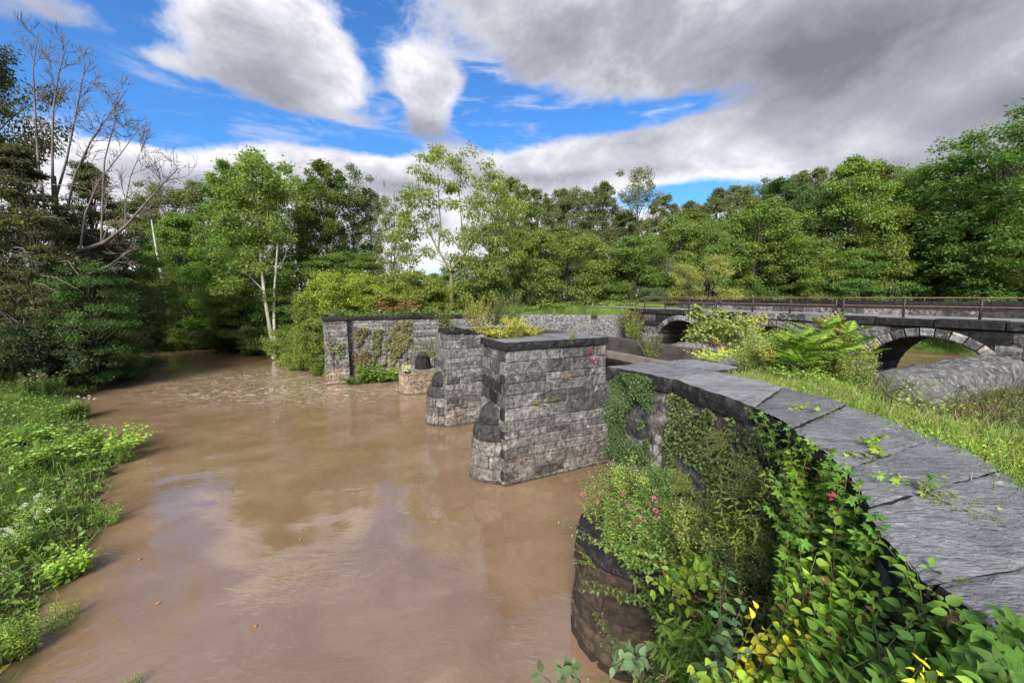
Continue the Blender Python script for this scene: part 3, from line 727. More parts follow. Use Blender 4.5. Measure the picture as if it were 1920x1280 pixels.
# ---- far abutment wall across the river
def far_wall():
    rng = np.random.RandomState(41); c = uv(35.4, 6)
    t = thing('abutment_wall', 'long grey stone wall across the river with a dark cap and a square pillar at its end', 'stone wall', (c.x, c.y, 0))
    H = 5.2
    path = Path([uv(34.8, 14.2), uv(34.8, 7.4), uv(35.15, 7.4), uv(35.15, 1.95), uv(34.5, 1.95), uv(34.5, .24), uv(36.6, .24)])
    core = [uv(34.86, 14.2), uv(34.86, 7.45), uv(35.2, 7.45), uv(35.2, 1.9), uv(34.55, 1.9), uv(34.55, .3), uv(36.6, .3), uv(36.6, 14.2)]
    V, F = prism(core, -1.4, H - .01); part('core', V, F, M_MORTAR, t)
    zs = courses(-.35, H, .37, rng)
    def pk(s, z, r):
        if s < 7 and z > 4.2: return M_STONE_LIME
        if z < 1.2 and r.rand() < .5: return M_STONE_TAN
        return M_STONE_FAR
    masonry(t, path, zs, (.85, 1.5), rng, [M_STONE_FAR], pick=pk, bulge=.045, chip=.02, nx=3, nz=2, segs=[0, 2, 4], batter=.008, ztop=H)
    masonry(t, path, zs, (.6, 1.2), rng, [M_STONE_FAR], bulge=.03, nx=2, nz=2, segs=[3, 5], batter=.008, ztop=H)
    for i in range(8):
        v = 7.25 + i * .9
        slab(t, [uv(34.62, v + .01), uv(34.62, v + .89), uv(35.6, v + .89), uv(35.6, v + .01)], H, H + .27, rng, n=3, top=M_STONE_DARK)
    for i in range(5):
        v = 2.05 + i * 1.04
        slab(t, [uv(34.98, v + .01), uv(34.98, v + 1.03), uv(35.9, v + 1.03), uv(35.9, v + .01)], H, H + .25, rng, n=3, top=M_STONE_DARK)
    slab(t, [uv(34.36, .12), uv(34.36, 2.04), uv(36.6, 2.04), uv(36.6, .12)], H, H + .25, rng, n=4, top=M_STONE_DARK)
far_wall()

# ---- near abutment and curved wing wall
def near_wall():
    rng = np.random.RandomState(51)
    t = thing('wing_wall', 'curved stone wing wall at the right with broad slate coping, overgrown with creepers', 'stone wall', (4, 5, 0))
    L = [Vector(p) for p in WALL_L]; Rr = [Vector(p) for p in WALL_R]
    ins = lambda a, b, d: a + (b - a).normalized() * d
    Li = [ins(a, b, .10) for a, b in zip(L, Rr)]
    A0 = uv(7.22, 6.25)
    pts = Li + [Vector((2.42, 9.22))]
    # face path, dense
    dense = []
    for a, b in zip(pts[:-1], pts[1:]):
        k = max(1, int((b - a).length / .5)); dense += [a.lerp(b, i / k) for i in range(k)]
    dense.append(pts[-1])
    path = Path(dense, smooth=True)
    Hc = 5.14
    poly = [ins(a, b, .125) for a, b in zip(L, Rr)] + [Vector((2.5, 9.15)), uv(7.15, 8.0), uv(7.15, 11.2), uv(6.0, 11.2)] + [ins(b, a, .25) for a, b in zip(L, Rr)][::-1]
    V, F = prism(poly[::-1] , -1.5, Hc - .01); part('core', V, F, M_MORTAR, t)
    zs = courses(-.4, Hc, .42, rng)
    s_ab = path.L - 2.2
    def pk(s, z, r):
        if z > 4.2 and s > s_ab - .1 and r.rand() < .6: return M_STONE_LIME
        if z > 3.4 and r.rand() < .25: return M_STONE
        return M_STONE_BROWN if (z < 2.6 or s < s_ab - 1.5) else M_STONE
    masonry(t, path, zs, (.7, 1.4), rng, [M_STONE], pick=pk, bulge=.05, batter=.02, ztop=Hc, nx=4, nz=2, skip=lambda s, z: s < 2.0)
    # far side of the abutment, facing the first opening
    p2 = Path([uv(7.2, 6.15), uv(7.2, 11.2)]); p2.n = -p2.n
    # coping slabs: cut the curved strip at its joints
    def edge(pl, f): i = min(int(f), len(pl) - 2); return pl[i].lerp(pl[i + 1], f - i)
    cuts = [0, 1.2, 2.5, 4.0, 5.55, 7.0, 8.55, 9.55, 11.0]
    for a, b in zip(cuts[:-1], cuts[1:]):
        n = 20 if b > 3 else 8
        q = [edge(L, a + .012), edge(L, b - .012), edge(Rr, b - .012), edge(Rr, a + .012)]
        m = 2 if b - a > 1.2 else 1
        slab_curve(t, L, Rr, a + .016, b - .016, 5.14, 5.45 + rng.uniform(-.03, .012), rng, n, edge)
    # abutment slabs
    for q in ([(2.27, 9.28), (3.27, 7.88), (4.57, 8.70), (3.75, 9.99)],
              [(3.78, 10.0), (4.60, 8.73), (5.52, 9.3), (4.9, 10.5)],
              [(4.95, 10.52), (5.58, 9.4), (6.6, 10.0), (6.25, 11.15)]):
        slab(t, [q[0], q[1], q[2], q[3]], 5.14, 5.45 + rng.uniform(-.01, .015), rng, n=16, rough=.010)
    return t, path
def slab_curve(parent, L, Rr, a, b, z0, z1, rng, n, edge):
    fs = np.linspace(a, b, n + 1); ws = np.linspace(0, 1, n + 1)
    wl = rng.uniform(-.022, .014)
    XY = np.array([[tuple(edge(L, f).lerp(edge(Rr, f), w * (1 - wl) + wl)) for w in ws] for f in fs])
    ph = rng.rand(3) * 50
    Z = np.array([[z1 + .010 * mnoise.noise((p[0] * 1.3 + ph[0], p[1] * 1.3, ph[1])) + .010 * mnoise.noise((p[0] * 4 + ph[0], p[1] * 4, ph[1])) + .006 * mnoise.noise((p[0] * 11, p[1] * 11, ph[2])) for p in row] for row in XY])
    rim = np.zeros(Z.shape, bool); rim[0] = rim[-1] = True; rim[:, 0] = rim[:, -1] = True
    Z[rim] -= rng.uniform(.1, 1, rim.sum()) * .018
    XY[rim] += rng.uniform(-1, 1, (rim.sum(), 2)) * .008
    w = n + 1; idx = np.arange(w * w).reshape(w, w)
    V = np.concatenate([XY, Z[..., None]], -1).reshape(-1, 3)
    F = [(idx[j, i], idx[j, i + 1], idx[j + 1, i + 1], idx[j + 1, i]) for j in range(n) for i in range(n)]
    fm = [0] * len(F)
    ring = list(idx[0, :]) + list(idx[1:, -1]) + list(idx[-1, -2::-1]) + list(idx[-2:0, 0]); k = len(ring); n0 = w * w; lv = [V]
    c = V[:, :2].mean(0)
    for zz, o in ((z0 + (z1 - z0) * .62, .03), (z0 + (z1 - z0) * .3, -.01), (z0, -.03)):
        r = V[ring].copy(); r[:, 2] = zz + rng.uniform(-.02, .02, k); dd = unit(r[:, :2] - c)
        r[:, :2] += dd * (rng.uniform(-.012, .012, (k, 1)) + o); lv.append(r)
    for q in range(3):
        o0 = ring if q == 0 else [n0 + (q - 1) * k + i for i in range(k)]
        for i in range(k):
            j = (i + 1) % k; F.append((o0[j], o0[i], n0 + q * k + i, n0 + q * k + j)); fm.append(1)
    V = np.concatenate(lv)
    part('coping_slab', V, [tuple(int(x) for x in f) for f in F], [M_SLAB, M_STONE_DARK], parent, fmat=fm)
NEARW, NEARP = near_wall()
def near_tower():
    rng = np.random.RandomState(53); cx, cy, Rr = 2.62, 7.72, 1.18
    t = thing('round_buttress', 'round brown stone buttress standing in the water at the foot of the near wall', 'buttress', (cx, cy, 0))
    th = np.linspace(math.pi * .5, math.pi * 1.75, 22)[::-1]
    p = Path([(cx + Rr * math.cos(a), cy + Rr * math.sin(a)) for a in th], smooth=True)
    if (p.vn[5] @ (p.p[5] - np.array([cx, cy]))) < 0: p = Path([(cx + Rr * math.cos(a), cy + Rr * math.sin(a)) for a in th[::-1]], smooth=True)
    dome(t, 'core', cx, cy, [(Rr + .03, -1.3), (Rr - .04, 1.95)], M_MORTAR, rng, rough=0, n=24)
    masonry(t, p, courses(-.4, 1.95, .46, rng), (.8, 1.5), rng, [M_STONE_BROWN], gap=.024, bulge=.11, batter=.04, ztop=1.95, nx=6, nz=3, depth=.3, chip=.03)
    dome(t, 'cap_ledge', cx, cy, [(Rr + .02, 1.95), (Rr + .06, 2.02), (Rr + .03, 2.25), (Rr - .1, 2.36)], M_STONE_DARK, rng, rough=.05, n=40)
    dome(t, 'cap_dome', cx, cy, [(Rr - .16, 2.36), (Rr - .25, 2.5), (Rr - .5, 2.66), (.2, 2.75)], M_STONE_DARK, rng, rough=.05, n=36)
near_tower()

# ---- trunk walls and beams between the piers
def beam(label, quad_uv, z0, z1, mat_, name='concrete_beam', lip=None):
    q = [uv(*p) for p in quad_uv]; c = (q[0] + q[2]) / 2
    t = thing(name, label, 'beam', (c.x, c.y, z0))
    d = (q[1] - q[0]); L = d.length; n = max(4, int(L / .6)); rng = np.random.RandomState(int(L * 100))
    prof = [(0, z0), (0, z1 - .04), (.04, z1), (.96, z1), (1, z1 - .04), (1, z0)]
    V = []
    for i in range(n + 1):
        a = q[0].lerp(q[1], i / n); b = q[3].lerp(q[2], i / n)
        for (w, z) in prof: p = a.lerp(b, w); V.append((p.x + rng.uniform(-.008, .008), p.y + rng.uniform(-.008, .008), z + rng.uniform(-.008, .008)))
    k = len(prof); F = []
    for i in range(n):
        for j in range(k): F.append((i * k + j, (i + 1) * k + j, (i + 1) * k + (j + 1) % k, i * k + (j + 1) % k))
    F += [tuple(range(k)), tuple(range(n * k, n * k + k))[::-1]]
    part('beam_body', V, F, mat_, t)
    if lip:
        V2, F2 = tube([tuple(uv(quad_uv[0][0], quad_uv[0][1] - .1, lip)), tuple(uv((quad_uv[0][0] + quad_uv[1][0]) / 2, quad_uv[0][1] - .11, lip)), tuple(uv(quad_uv[1][0], quad_uv[1][1] - .1, lip))], .12, 8)
        part('ledge', V2, F2, mat_, t)
    return t
beam('brown concrete trunk beam running from the nearest pier to the near abutment', [(15.0, 11.6), (6.9, 11.6), (6.9, 11.9), (15.0, 11.9)], 3.4, 5.30, M_CONC2)
beam('lower concrete ledge below the trunk beam beside the nearest pier', [(14.8, 10.95), (7.2, 10.95), (7.2, 11.22), (14.8, 11.22)], 4.52, 4.80, M_CONC3)
beam('concrete trunk beam bridging the gap between the two standing piers', [(22.6, 11.5), (15.05, 11.5), (15.05, 12.0), (22.6, 12.0)], 4.2, 5.22, M_CONC2)
# low foundations the trunk once stood on
for (u0, lab) in ((13.0, 'low rubble footing of the canal trunk behind the nearest pier'), (20.5, 'low rubble footing of the canal trunk behind the middle pier')):
    c = uv(u0 + 1, 18); t = thing('trunk_footing', lab, 'stone footing', (c.x, c.y, 0))
    rng = np.random.RandomState(int(u0)); V, F = prism([uv(u0 + .1, 10.72), uv(u0 + 2.0, 10.72), uv(u0 + 2.0, 26.2), uv(u0 + .1, 26.2)], -1.4, 3.3); part('core', V, F, M_CONC, t)
    masonry(t, Path([uv(u0, 26.2), uv(u0, 10.75)]), courses(-.3, 3.3, .5, rng), (1.2, 1.9), rng, [M_STONE], bulge=.05, nx=3, nz=2, skip=lambda s, z: z < 1.5)
# rough boulder-like concrete stump before the left arch
def lump(name, label, cat, path_pts, prof, mat_, rng, rough=.12, n=26):
    pr = np.array(prof, dtype=float); q_ = np.linspace(0, len(pr) - 1, 4 * len(pr) - 3); prof = list(zip(np.interp(q_, range(len(pr)), pr[:, 0]), np.interp(q_, range(len(pr)), pr[:, 1])))
    """long rough-topped mass swept along a plan line with a rounded cross profile (offset, z)"""
    p = [Vector(q) for q in path_pts]; tot = (p[-1] - p[0]).length
    c = (p[0] + p[-1]) / 2; t = thing(name, label, cat, (c.x, c.y, 0))
    d = (p[-1] - p[0]).normalized(); nrm = Vector((-d.y, d.x)); V = []
    ph = rng.rand() * 40
    for i in range(n + 1):
        f = i / n; b = p[0].lerp(p[-1], f)
        endk = min(1, min(f, 1 - f) * n / 2.0 + .55)
        for (o, z) in prof:
            q = b + nrm * o * endk; nz_ = mnoise.noise((q.x * 1.7 + ph, q.y * 1.7, z * 1.7)) + .6 * mnoise.noise((q.x * 4, q.y * 4 + ph, z * 4)) + .5 * mnoise.noise((q.x * 9, q.y * 9 + ph, z * 9))
            V.append((q.x + nrm.x * nz_ * rough * .5, q.y + nrm.y * nz_ * rough * .5, z * (1 if z < 1 else (.9 + .1 * endk)) + nz_ * rough * (1 if z > 1 else 0)))
    k = len(prof); F = [(i * k + j, (i + 1) * k + j, (i + 1) * k + j + 1, i * k + j + 1) for i in range(n) for j in range(k - 1)]
    V += V[:k] + V[n * k:n * k + k]; m_ = (n + 1) * k; F += [tuple(range(m_, m_ + k))[::-1], tuple(range(m_ + k, m_ + 2 * k))]
    part('wall_body', V, F, mat_, t, smooth=True); return t
rngl = np.random.RandomState(77)
lump('concrete_wall', 'low rough grey wall with a rounded crumbling top in front of the right arch', 'concrete wall', [uv(5.9, 17.4), uv(5.9, 32.5)],
     [(1.0, -1.0), (1.0, 3.0), (.98, 4.0), (.8, 4.4), (.2, 4.54), (-.35, 4.54), (-.72, 4.44), (-.92, 4.2), (-1.0, 3.85), (-1.03, 3.2), (-1.05, 1.0)], M_AGG, rngl, .08, 130)
lump('concrete_stump', 'rounded grey concrete stump lying before the left arch', 'concrete stump', [uv(14.2, 16.2), uv(14.2, 19.5)],
     [(.9, 2.0), (.9, 3.9), (.7, 4.5), (.2, 4.72), (-.4, 4.6), (-.8, 4.2), (-.9, 3.6), (-.9, 2)], M_AGG, rngl, .10, 30)
lump('retaining_wall', 'pitted dark concrete wall with pale blotches running up to the left arch', 'concrete wall', [uv(35.2, 13.5), uv(27.4, 25.9)],
     [(-.6, -1), (-.6, 5.2), (-.5, 5.45), (.4, 5.45), (.5, 5.0), (.5, -1)], M_AGG, rngl, .05, 90)
t = beam('short concrete beam end half buried in weeds by the low rough wall', [(6.6, 13.6), (5.5, 16.2), (5.2, 16.0), (6.2, 13.4)], 3.9, 4.25, M_CONC2)

# ---- towpath bridge with three arches
VF = 26.4; ARCH = [(8.15, 2.68), (15.4, 2.68), (22.65, 2.68)]; ZC = 2.5; ZT = 5.62
def bridge():
    rng = np.random.RandomState(61); c = uv(12, VF)
    t = thing('arch_bridge', 'low stone bridge on three round arches carrying the towpath', 'stone bridge', (c.x, c.y, 0))
    us = sorted(set(list(np.linspace(-10, 27.4, 60)) + [a + r * k for (a, r) in ARCH for k in np.cos(np.linspace(0, math.pi, 25))]))
    V = []; F = []
    def zb(u):
        for a, r in ARCH:
            if abs(u - a) < r - 1e-6: return ZC + math.sqrt(r * r - (u - a) ** 2)
        return None
    # strips between consecutive u
    for ua, ub in zip(us[:-1], us[1:]):
        za, zb_ = zb(ua), zb(ub); inside = zb((ua + ub) / 2) is not None
        if inside: za = za if za is not None else ZC; zb_ = zb_ if zb_ is not None else ZC
        else: za = zb_ = -1.4
        n = len(V)
        for v in (VF + .03, VF + 4.9):
            for (u, z) in ((ua, za), (ub, zb_), (ub, ZT - .005), (ua, ZT - .005)): V.append(tuple(uv(u, v, z)))
        F += [(n, n + 1, n + 2, n + 3), (n + 7, n + 6, n + 5, n + 4), (n + 3, n + 2, n + 6, n + 7)]
        if inside: F.append((n + 1, n, n + 4, n + 5))
    for a, r in ARCH:
        for s in (-1, 1):
            n = len(V); u = a + s * r
            for (v, z) in ((VF + .03, -1.4), (VF + 4.9, -1.4), (VF + 4.9, ZC), (VF + .03, ZC)): V.append(tuple(uv(u, v, z)))
            F.append((n, n + 1, n + 2, n + 3))
    for u in (-10, 27.4):
        n = len(V)
        for (v, z) in ((VF + .03, -1.4), (VF + 4.9, -1.4), (VF + 4.9, ZT), (VF + .03, ZT)): V.append(tuple(uv(u, v, z)))
        F.append((n, n + 1, n + 2, n + 3))
    part('bridge_core', V, F, M_STONE_BROWN, t)
    # soffit stones: long courses seen inside the barrels
    for a, r in ARCH:
        for k in range(18):
            t0, t1 = math.pi * k / 18, math.pi * (k + 1) / 18
            w = [((a + rr * math.cos(q)), ZC + rr * math.sin(q)) for q, rr in ((t0 + .006, r - .004), (t1 - .006, r - .004), ((t0 + t1) / 2, r - .05))]
            Vs = []
            for v in np.linspace(VF + .5, VF + 4.85, 4):
                for (u, z) in (w[0], w[2], w[1]): Vs.append(tuple(uv(u, v, z + rng.uniform(-.02, .02))))
            Fs = [(i * 3 + j, i * 3 + j + 1, (i + 1) * 3 + j + 1, (i + 1) * 3 + j) for i in range(3) for j in range(2)]
            part('soffit_stone', Vs, Fs, M_STONE_BROWN if rng.rand() < .6 else M_STONE, t)
    # voussoirs
    for a, r in ARCH:
        nv = 17; rad = .43
        for k in range(nv):
            t0, t1 = math.pi * k / nv + .008, math.pi * (k + 1) / nv - .008; tm = (t0 + t1) / 2
            Vs = []
            for (v, sc) in ((VF + .55, 0), (VF - .03, 0), (VF - .075, .07)):
                for (rr_, q) in ((r + sc, t0 + sc * .15), (r + rad - sc, t0 + sc * .15), (r + rad - sc, t1 - sc * .15), (r + sc, t1 - sc * .15)):
                    Vs.append(tuple(uv(a + rr_ * math.cos(q), v + rng.uniform(-.012, .012), ZC + rr_ * math.sin(q))))
            Fs = []
            for b in (0, 4):
                for i in range(4): j = (i + 1) % 4; Fs.append((b + i, b + j, b + 4 + j, b + 4 + i))
            Fs.append((8, 9, 10, 11))
            part('voussoir', Vs, Fs, M_STONE_LIME if rng.rand() < .45 else M_STONE, t)
    # spandrel stones
    path = Path([uv(-10, VF), uv(27.4, VF)])
    zs = courses(-.3, ZT, .52, rng)
    for ci in range(len(zs) - 1):
        z0, z1 = zs[ci], zs[ci + 1]; zm = (z0 + z1) / 2
        blocks = [(-10, 27.4)]
        for a, r in ARCH:
            ro = r + .43 + .02
            zq = z0 if z0 > ZC else ZC
            h = ro if zm <= ZC else (math.sqrt(max(0, ro * ro - (zm - ZC) ** 2)) if ro > zm - ZC else 0)
            if h <= 0.05: continue
            nb = []
            for (p, q) in blocks:
                if a - h > p and a + h < q: nb += [(p, a - h), (a + h, q)]
                else: nb.append((p, q))
            blocks = nb
        for (p, q) in blocks:
            u = p
            while u < q - .02:
                w = min(rng.uniform(.9, 1.7), q - u)
                if q - u - w < .4: w = q - u
                if u + w > 1.0:
                    Vv_, Ff = stone(path, u + 10, u + w + 10, z0, z1, rng, bulge=.05, nx=3, nz=2, out=0, chip=.03)
                    part('stone', Vv_, Ff, M_STONE_DARK if rng.rand() < .45 else M_STONE, t)
                u += w
    # coping course
    u = -2.0
    while u < 27.3:
        w = min(rng.uniform(1.5, 2.4), 27.4 - u)
        if 27.4 - u - w < .8: w = 27.4 - u
        p = Path([uv(u, VF - .08), uv(u + w, VF - .08)])
        V_, F_ = stone(p, 0, p.L, ZT + .01, 6.05 + rng.uniform(-.03, .02), rng, bulge=.05, depth=.85, nx=4, nz=3, chip=.04, gap=.012)
        o = part('coping_stone', V_, F_, M_STONE_DARK if rng.rand() < .7 else M_STONE, t)
        u += w
    # path surface on top of the bridge
    return t
BR = bridge()
rngd = np.random.RandomState(5)
du = np.linspace(-60, 60, 121); dv = [VF + .05, VF + .7, VF + 1.4, VF + 2.3, VF + 3.3, VF + 4.75]
V = []; 
for u in du:
    for j, v in enumerate(dv): V.append(tuple(uv(u, v, 6.035 + .02 * math.sin(j * .9) + rngd.uniform(-.008, .008))))
F = [(i * 6 + j, (i + 1) * 6 + j, (i + 1) * 6 + j + 1, i * 6 + j + 1) for i in range(120) for j in range(5)]
o = obj('towpath', build_mesh('towpath', V, F, M_ROAD, True)); tag(o, kind='structure')
# far parapet
def parapet():
    rng = np.random.RandomState(63); c = uv(12, VF + 4.8)
    t = thing('parapet_wall', 'low two-course stone parapet along the far side of the towpath', 'stone wall', (c.x, c.y, 6))
    u = -6
    p = Path([uv(-6, VF + 4.75), uv(27, VF + 4.75)])
    for (z0, z1, mats, lens, out, dep) in ((5.95, 6.42, (M_STONE, M_STONE_LIME, M_STONE), (1.2, 2.2), 0, .55), (6.43, 6.86, (M_STONE_DARK,), (1.8, 3.0), .07, .7)):
        s = 0
        while s < p.L - .1:
            w = min(rng.uniform(*lens), p.L - s)
            if p.L - s - w < .6: w = p.L - s
            V_, F_ = stone(p, s, s + w, z0, z1, rng, bulge=.035, depth=dep, nx=4, nz=2, out=out)
            part('stone' if out == 0 else 'coping_stone', V_, F_, mats[rng.randint(len(mats))], t); s += w
parapet()
# railings in four lengths
RAILN = ['iron towpath railing over the right arch', 'iron towpath railing over the middle arch', 'iron towpath railing over the left arch, its end post at the grass', 'iron towpath railing running out of the picture past the right arch']
def railing(us_, label):
    c = uv(us_[0], VF + .35); t = thing('railing', label, 'railing', (c.x, c.y, 6.05), 'railings along the towpath')
    for u in us_:
        w = uv(u, VF + .35)
        V, F = box_vf((w.x - .035, w.y - .035, 6.02), (w.x + .035, w.y + .035, 7.09)); part('post', V, F, M_IRON, t)
        V, F = box_vf((w.x - .09, w.y - .09, 6.04), (w.x + .09, w.y + .09, 6.065)); part('base_plate', V, F, M_IRON, t)
    for (z, r) in ((7.04, .032), (6.62, .028), (6.50, .022)):
        V, F = tube([tuple(uv(us_[0], VF + .35, z)), tuple(uv((us_[0] + us_[-1]) / 2, VF + .35, z + .004)), tuple(uv(us_[-1], VF + .35, z))], r, 8); part('rail', V, F, M_RAIL if z > 6.55 else M_IRON, t)
railing([4.0, 6.6, 9.2, 11.8], RAILN[0]); railing([12.15, 14.6, 17.0, 19.4], RAILN[1]); railing([19.75, 22.2, 24.6, 27.0], RAILN[2]); railing([-4.1, -1.5, 1.1, 3.7], RAILN[3])
# ------------------------------------------------------------------ trees
def gz(x, y): return float(height(np.array([x]), np.array([y]))[0])
def cluster_leaves(rng, C, rad, per, L, flat=.62, droop=.25, asp=.55, up=.75, out=.6, rnd=.55):
    """leaf sprays: C (k,3) clump centres, rad (k,) clump radius"""
    k = len(C); n = k * per
    g = rng.normal(size=(n, 3)); g = unit(g) * (rng.rand(n, 1) ** .45)
    rr = np.repeat(rad, per)[:, None]
    off = g * rr * np.array([1, 1, flat])
    pos = np.repeat(C, per, axis=0) + off
    # stray sprigs reaching out of the clump
    st = rng.rand(n) < .16; pos[st] += off[st] * rng.uniform(.15, .8, (st.sum(), 1)) + np.array([0, 0, 1.0]) * rr[st] * rng.uniform(0, .35, (st.sum(), 1))
    T = unit(g * np.array([1, 1, .5]) + rng.normal(size=(n, 3)) * .6 + np.array([0, 0, -droop]))
    N = unit(np.array([0, 0, up]) + g * out + rng.normal(size=(n, 3)) * rnd)
    ll = L * rng.uniform(.6, 1.35, n)
    return leaves(pos, T, N, ll, ll * asp * rng.uniform(.8, 1.2, n))
def bez(a, b, c, n=6):
    t = np.linspace(0, 1, n)[:, None]
    return (1 - t) ** 2 * a + 2 * t * (1 - t) * b + t * t * c
def tree_template(seed, h, rad, base, k, per, L, prof='oval', trunk_r=.22, flat=.62, droop=.25, cr=1.3, inner=.25, limbs=.45, lean=.0, asp=.55, tiers=0, bark=None):
    rng = np.random.RandomState(seed)
    n = 9; z = np.linspace(0, h * .9, n)
    wob = np.cumsum(rng.normal(size=(n, 2)) * h * .006, axis=0); wob[0] = 0
    tr = np.stack([wob[:, 0] + lean * z, wob[:, 1], z], 1)
    tv = [tube(tr, trunk_r * (1 - .9 * np.linspace(0, 1, n) ** .9), 7)]
    t = rng.rand(k) ** .9
    if tiers: t = (np.floor(t * tiers) + rng.uniform(.25, .6, k)) / tiers
    if prof == 'oval': Rf = np.sin(np.pi * np.clip(.12 + .86 * t, 0, 1)) ** .7
    elif prof == 'cone': Rf = (1 - t) ** .7 * .95 + .08
    elif prof == 'round': Rf = np.sqrt(np.clip(1 - (2 * np.clip(t * .8 + .12, 0, 1) - 1) ** 2, 0, 1))
    elif prof == 'column': Rf = np.where(t > .85, (1 - t) / .15 * .7 + .25, .85 + .15 * np.sin(t * 17 + seed))
    elif prof == 'vase': Rf = .25 + .8 * np.sin(np.pi * np.clip(t * .78 + .05, 0, 1)) ** .8
    th = rng.rand(k) * 2 * np.pi
    lobes = 1 + .22 * np.sin(3 * th + seed) + .15 * np.sin(5 * th + 2.1 * seed + 4 * t)
    r = rad * Rf * lobes * (inner + (1 - inner) * rng.rand(k) ** .5)
    zc = h * (base + (1 - base) * t * .97)
    cx = np.interp(zc, z, tr[:, 0]); cy = np.interp(zc, z, tr[:, 1])
    C = np.stack([cx + r * np.cos(th), cy + r * np.sin(th), zc + rng.normal(size=k) * h * .012], 1)
    crad = cr * rng.uniform(.55, 1.25, k) * np.clip(.45 + Rf * .6, .4, 1.1)
    for i in range(k):
        if rng.rand() > limbs: continue
        z0 = max(h * base * .6, zc[i] - rng.uniform(.10, .28) * h); z0 = min(z0, zc[i] * .95)
        a = np.array([np.interp(z0, z, tr[:, 0]), np.interp(z0, z, tr[:, 1]), z0])
        mid = a * .45 + C[i] * .55 + np.array([0, 0, rng.uniform(-.02, .05) * h])
        r0 = trunk_r * (1 - .85 * z0 / h) * rng.uniform(.25, .45)
        tv.append(tube(bez(a, mid, C[i], 6), np.linspace(r0, .02, 6), 4))
    TV, TF = catvf(tv)
    LV, LF = cluster_leaves(rng, C, crad, per, L, flat, droop, asp)
    return (build_mesh('trunk', TV, TF, bark or M_BARK, True), build_mesh('crown', LV, LF, M_LEAF), h, rad)
TT = {
 'maple': tree_template(1, 20, 5.0, .12, 180, 210, .28, 'oval', .26, cr=1.08),
 'maple2': tree_template(2, 20, 5.4, .06, 130, 304, 0.281, 'round', .26, tiers=9, flat=.45),
 'cotton': tree_template(3, 24, 4.2, .14, 200, 185, .27, 'oval', .28, cr=.92, flat=.8),
 'cotton2': tree_template(4, 24, 4.6, .10, 210, 180, .28, 'vase', .28, cr=.98, flat=.8),
 'poplar': tree_template(5, 24, 2.9, .18, 140, 170, .26, 'column', .22, cr=.8, flat=1.1),
 'sparse': tree_template(6, 22, 3.6, .25, 62, 159, 0.265, 'vase', .2, cr=1.0, limbs=.9, flat=.8),
 'round': tree_template(7, 10, 4.4, .02, 110, 333, 0.234, 'round', .2, cr=1.05, inner=.5),
 'vined': tree_template(8, 15, 3.4, .0, 120, 333, 0.234, 'column', .25, cr=1.0, droop=.9, flat=.9, inner=.45),
 'spread': tree_template(9, 14, 5.2, .05, 120, 304, 0.265, 'vase', .24, cr=1.2, flat=.45, tiers=7),
 'airy': tree_template(10, 13, 4.6, .08, 85, 217, 0.265, 'vase', .2, cr=1.15, limbs=.8, flat=.5, asp=.35, droop=.5),
 'spruce': tree_template(12, 24, 4.6, .02, 190, 246, 0.265, 'cone', .32, cr=1.05, flat=.5, droop=.8, asp=.34),
 'draped': tree_template(13, 26, 4.8, .02, 190, 261, 0.281, 'column', .4, cr=1.2, flat=.75, droop=.9, asp=.4),
 'bush': tree_template(14, 4.5, 3.1, .0, 85, 275, 0.172, 'round', .07, cr=.75, inner=.5),
 'bush2': tree_template(15, 4.0, 3.0, .0, 80, 261, 0.187, 'vase', .07, cr=.75, flat=.5, droop=.4),
 'shrub': tree_template(16, 2.2, 1.4, .0, 55, 188, 0.109, 'round', .04, cr=.42, inner=.4),
 'shrub2': tree_template(17, 2.4, 1.3, .03, 45, 159, 0.117, 'vase', .04, cr=.40, limbs=.9, asp=.35),
}
def plant_tree(name, label, cat, px, d, top, wpx, tmpl, color, group=None, seed=0, zoff=0.0, x=None, y=None, base=None, bark=None):
    rng = random.Random(int(px * 7 + d * 13) + seed)
    tm, cm, h0, r0 = TT[tmpl]
    d = max(d, float(np.interp(px, [1280, 1340, 1420, 1750, 1800, 1850, 1920, 2000], [0, 52, 55, 54, 52, 50, 47, 44])) + (d - 40) * .12)
    p = at(px, top, d); X = p.x if x is None else x; Y = p.y if y is None else y
    zg = (gz(X, Y) if base is None else base) + zoff - .05
    t = thing(name, label, cat, (X, Y, zg), group)
    sz = (p.z - zg) / h0; sx = (wpx / 2 * d / FPX) / r0
    t.rotation_euler = (0, 0, rng.uniform(0, 6.28)); t.scale = (sx * rng.uniform(.92, 1.08), sx * rng.uniform(.92, 1.08), sz)
    a = obj('trunk', tm, t)
    c = obj('crown', cm, t, color=color)
    return t
G_MID = (.060, .118, .014); G_DK = (.038, .075, .014); G_YEL = (.140, .165, .014); G_OLV = (.062, .108, .020); G_GRY = (.070, .095, .036); G_BRT = (.085, .155, .014); G_COOL = (.038, .085, .026)
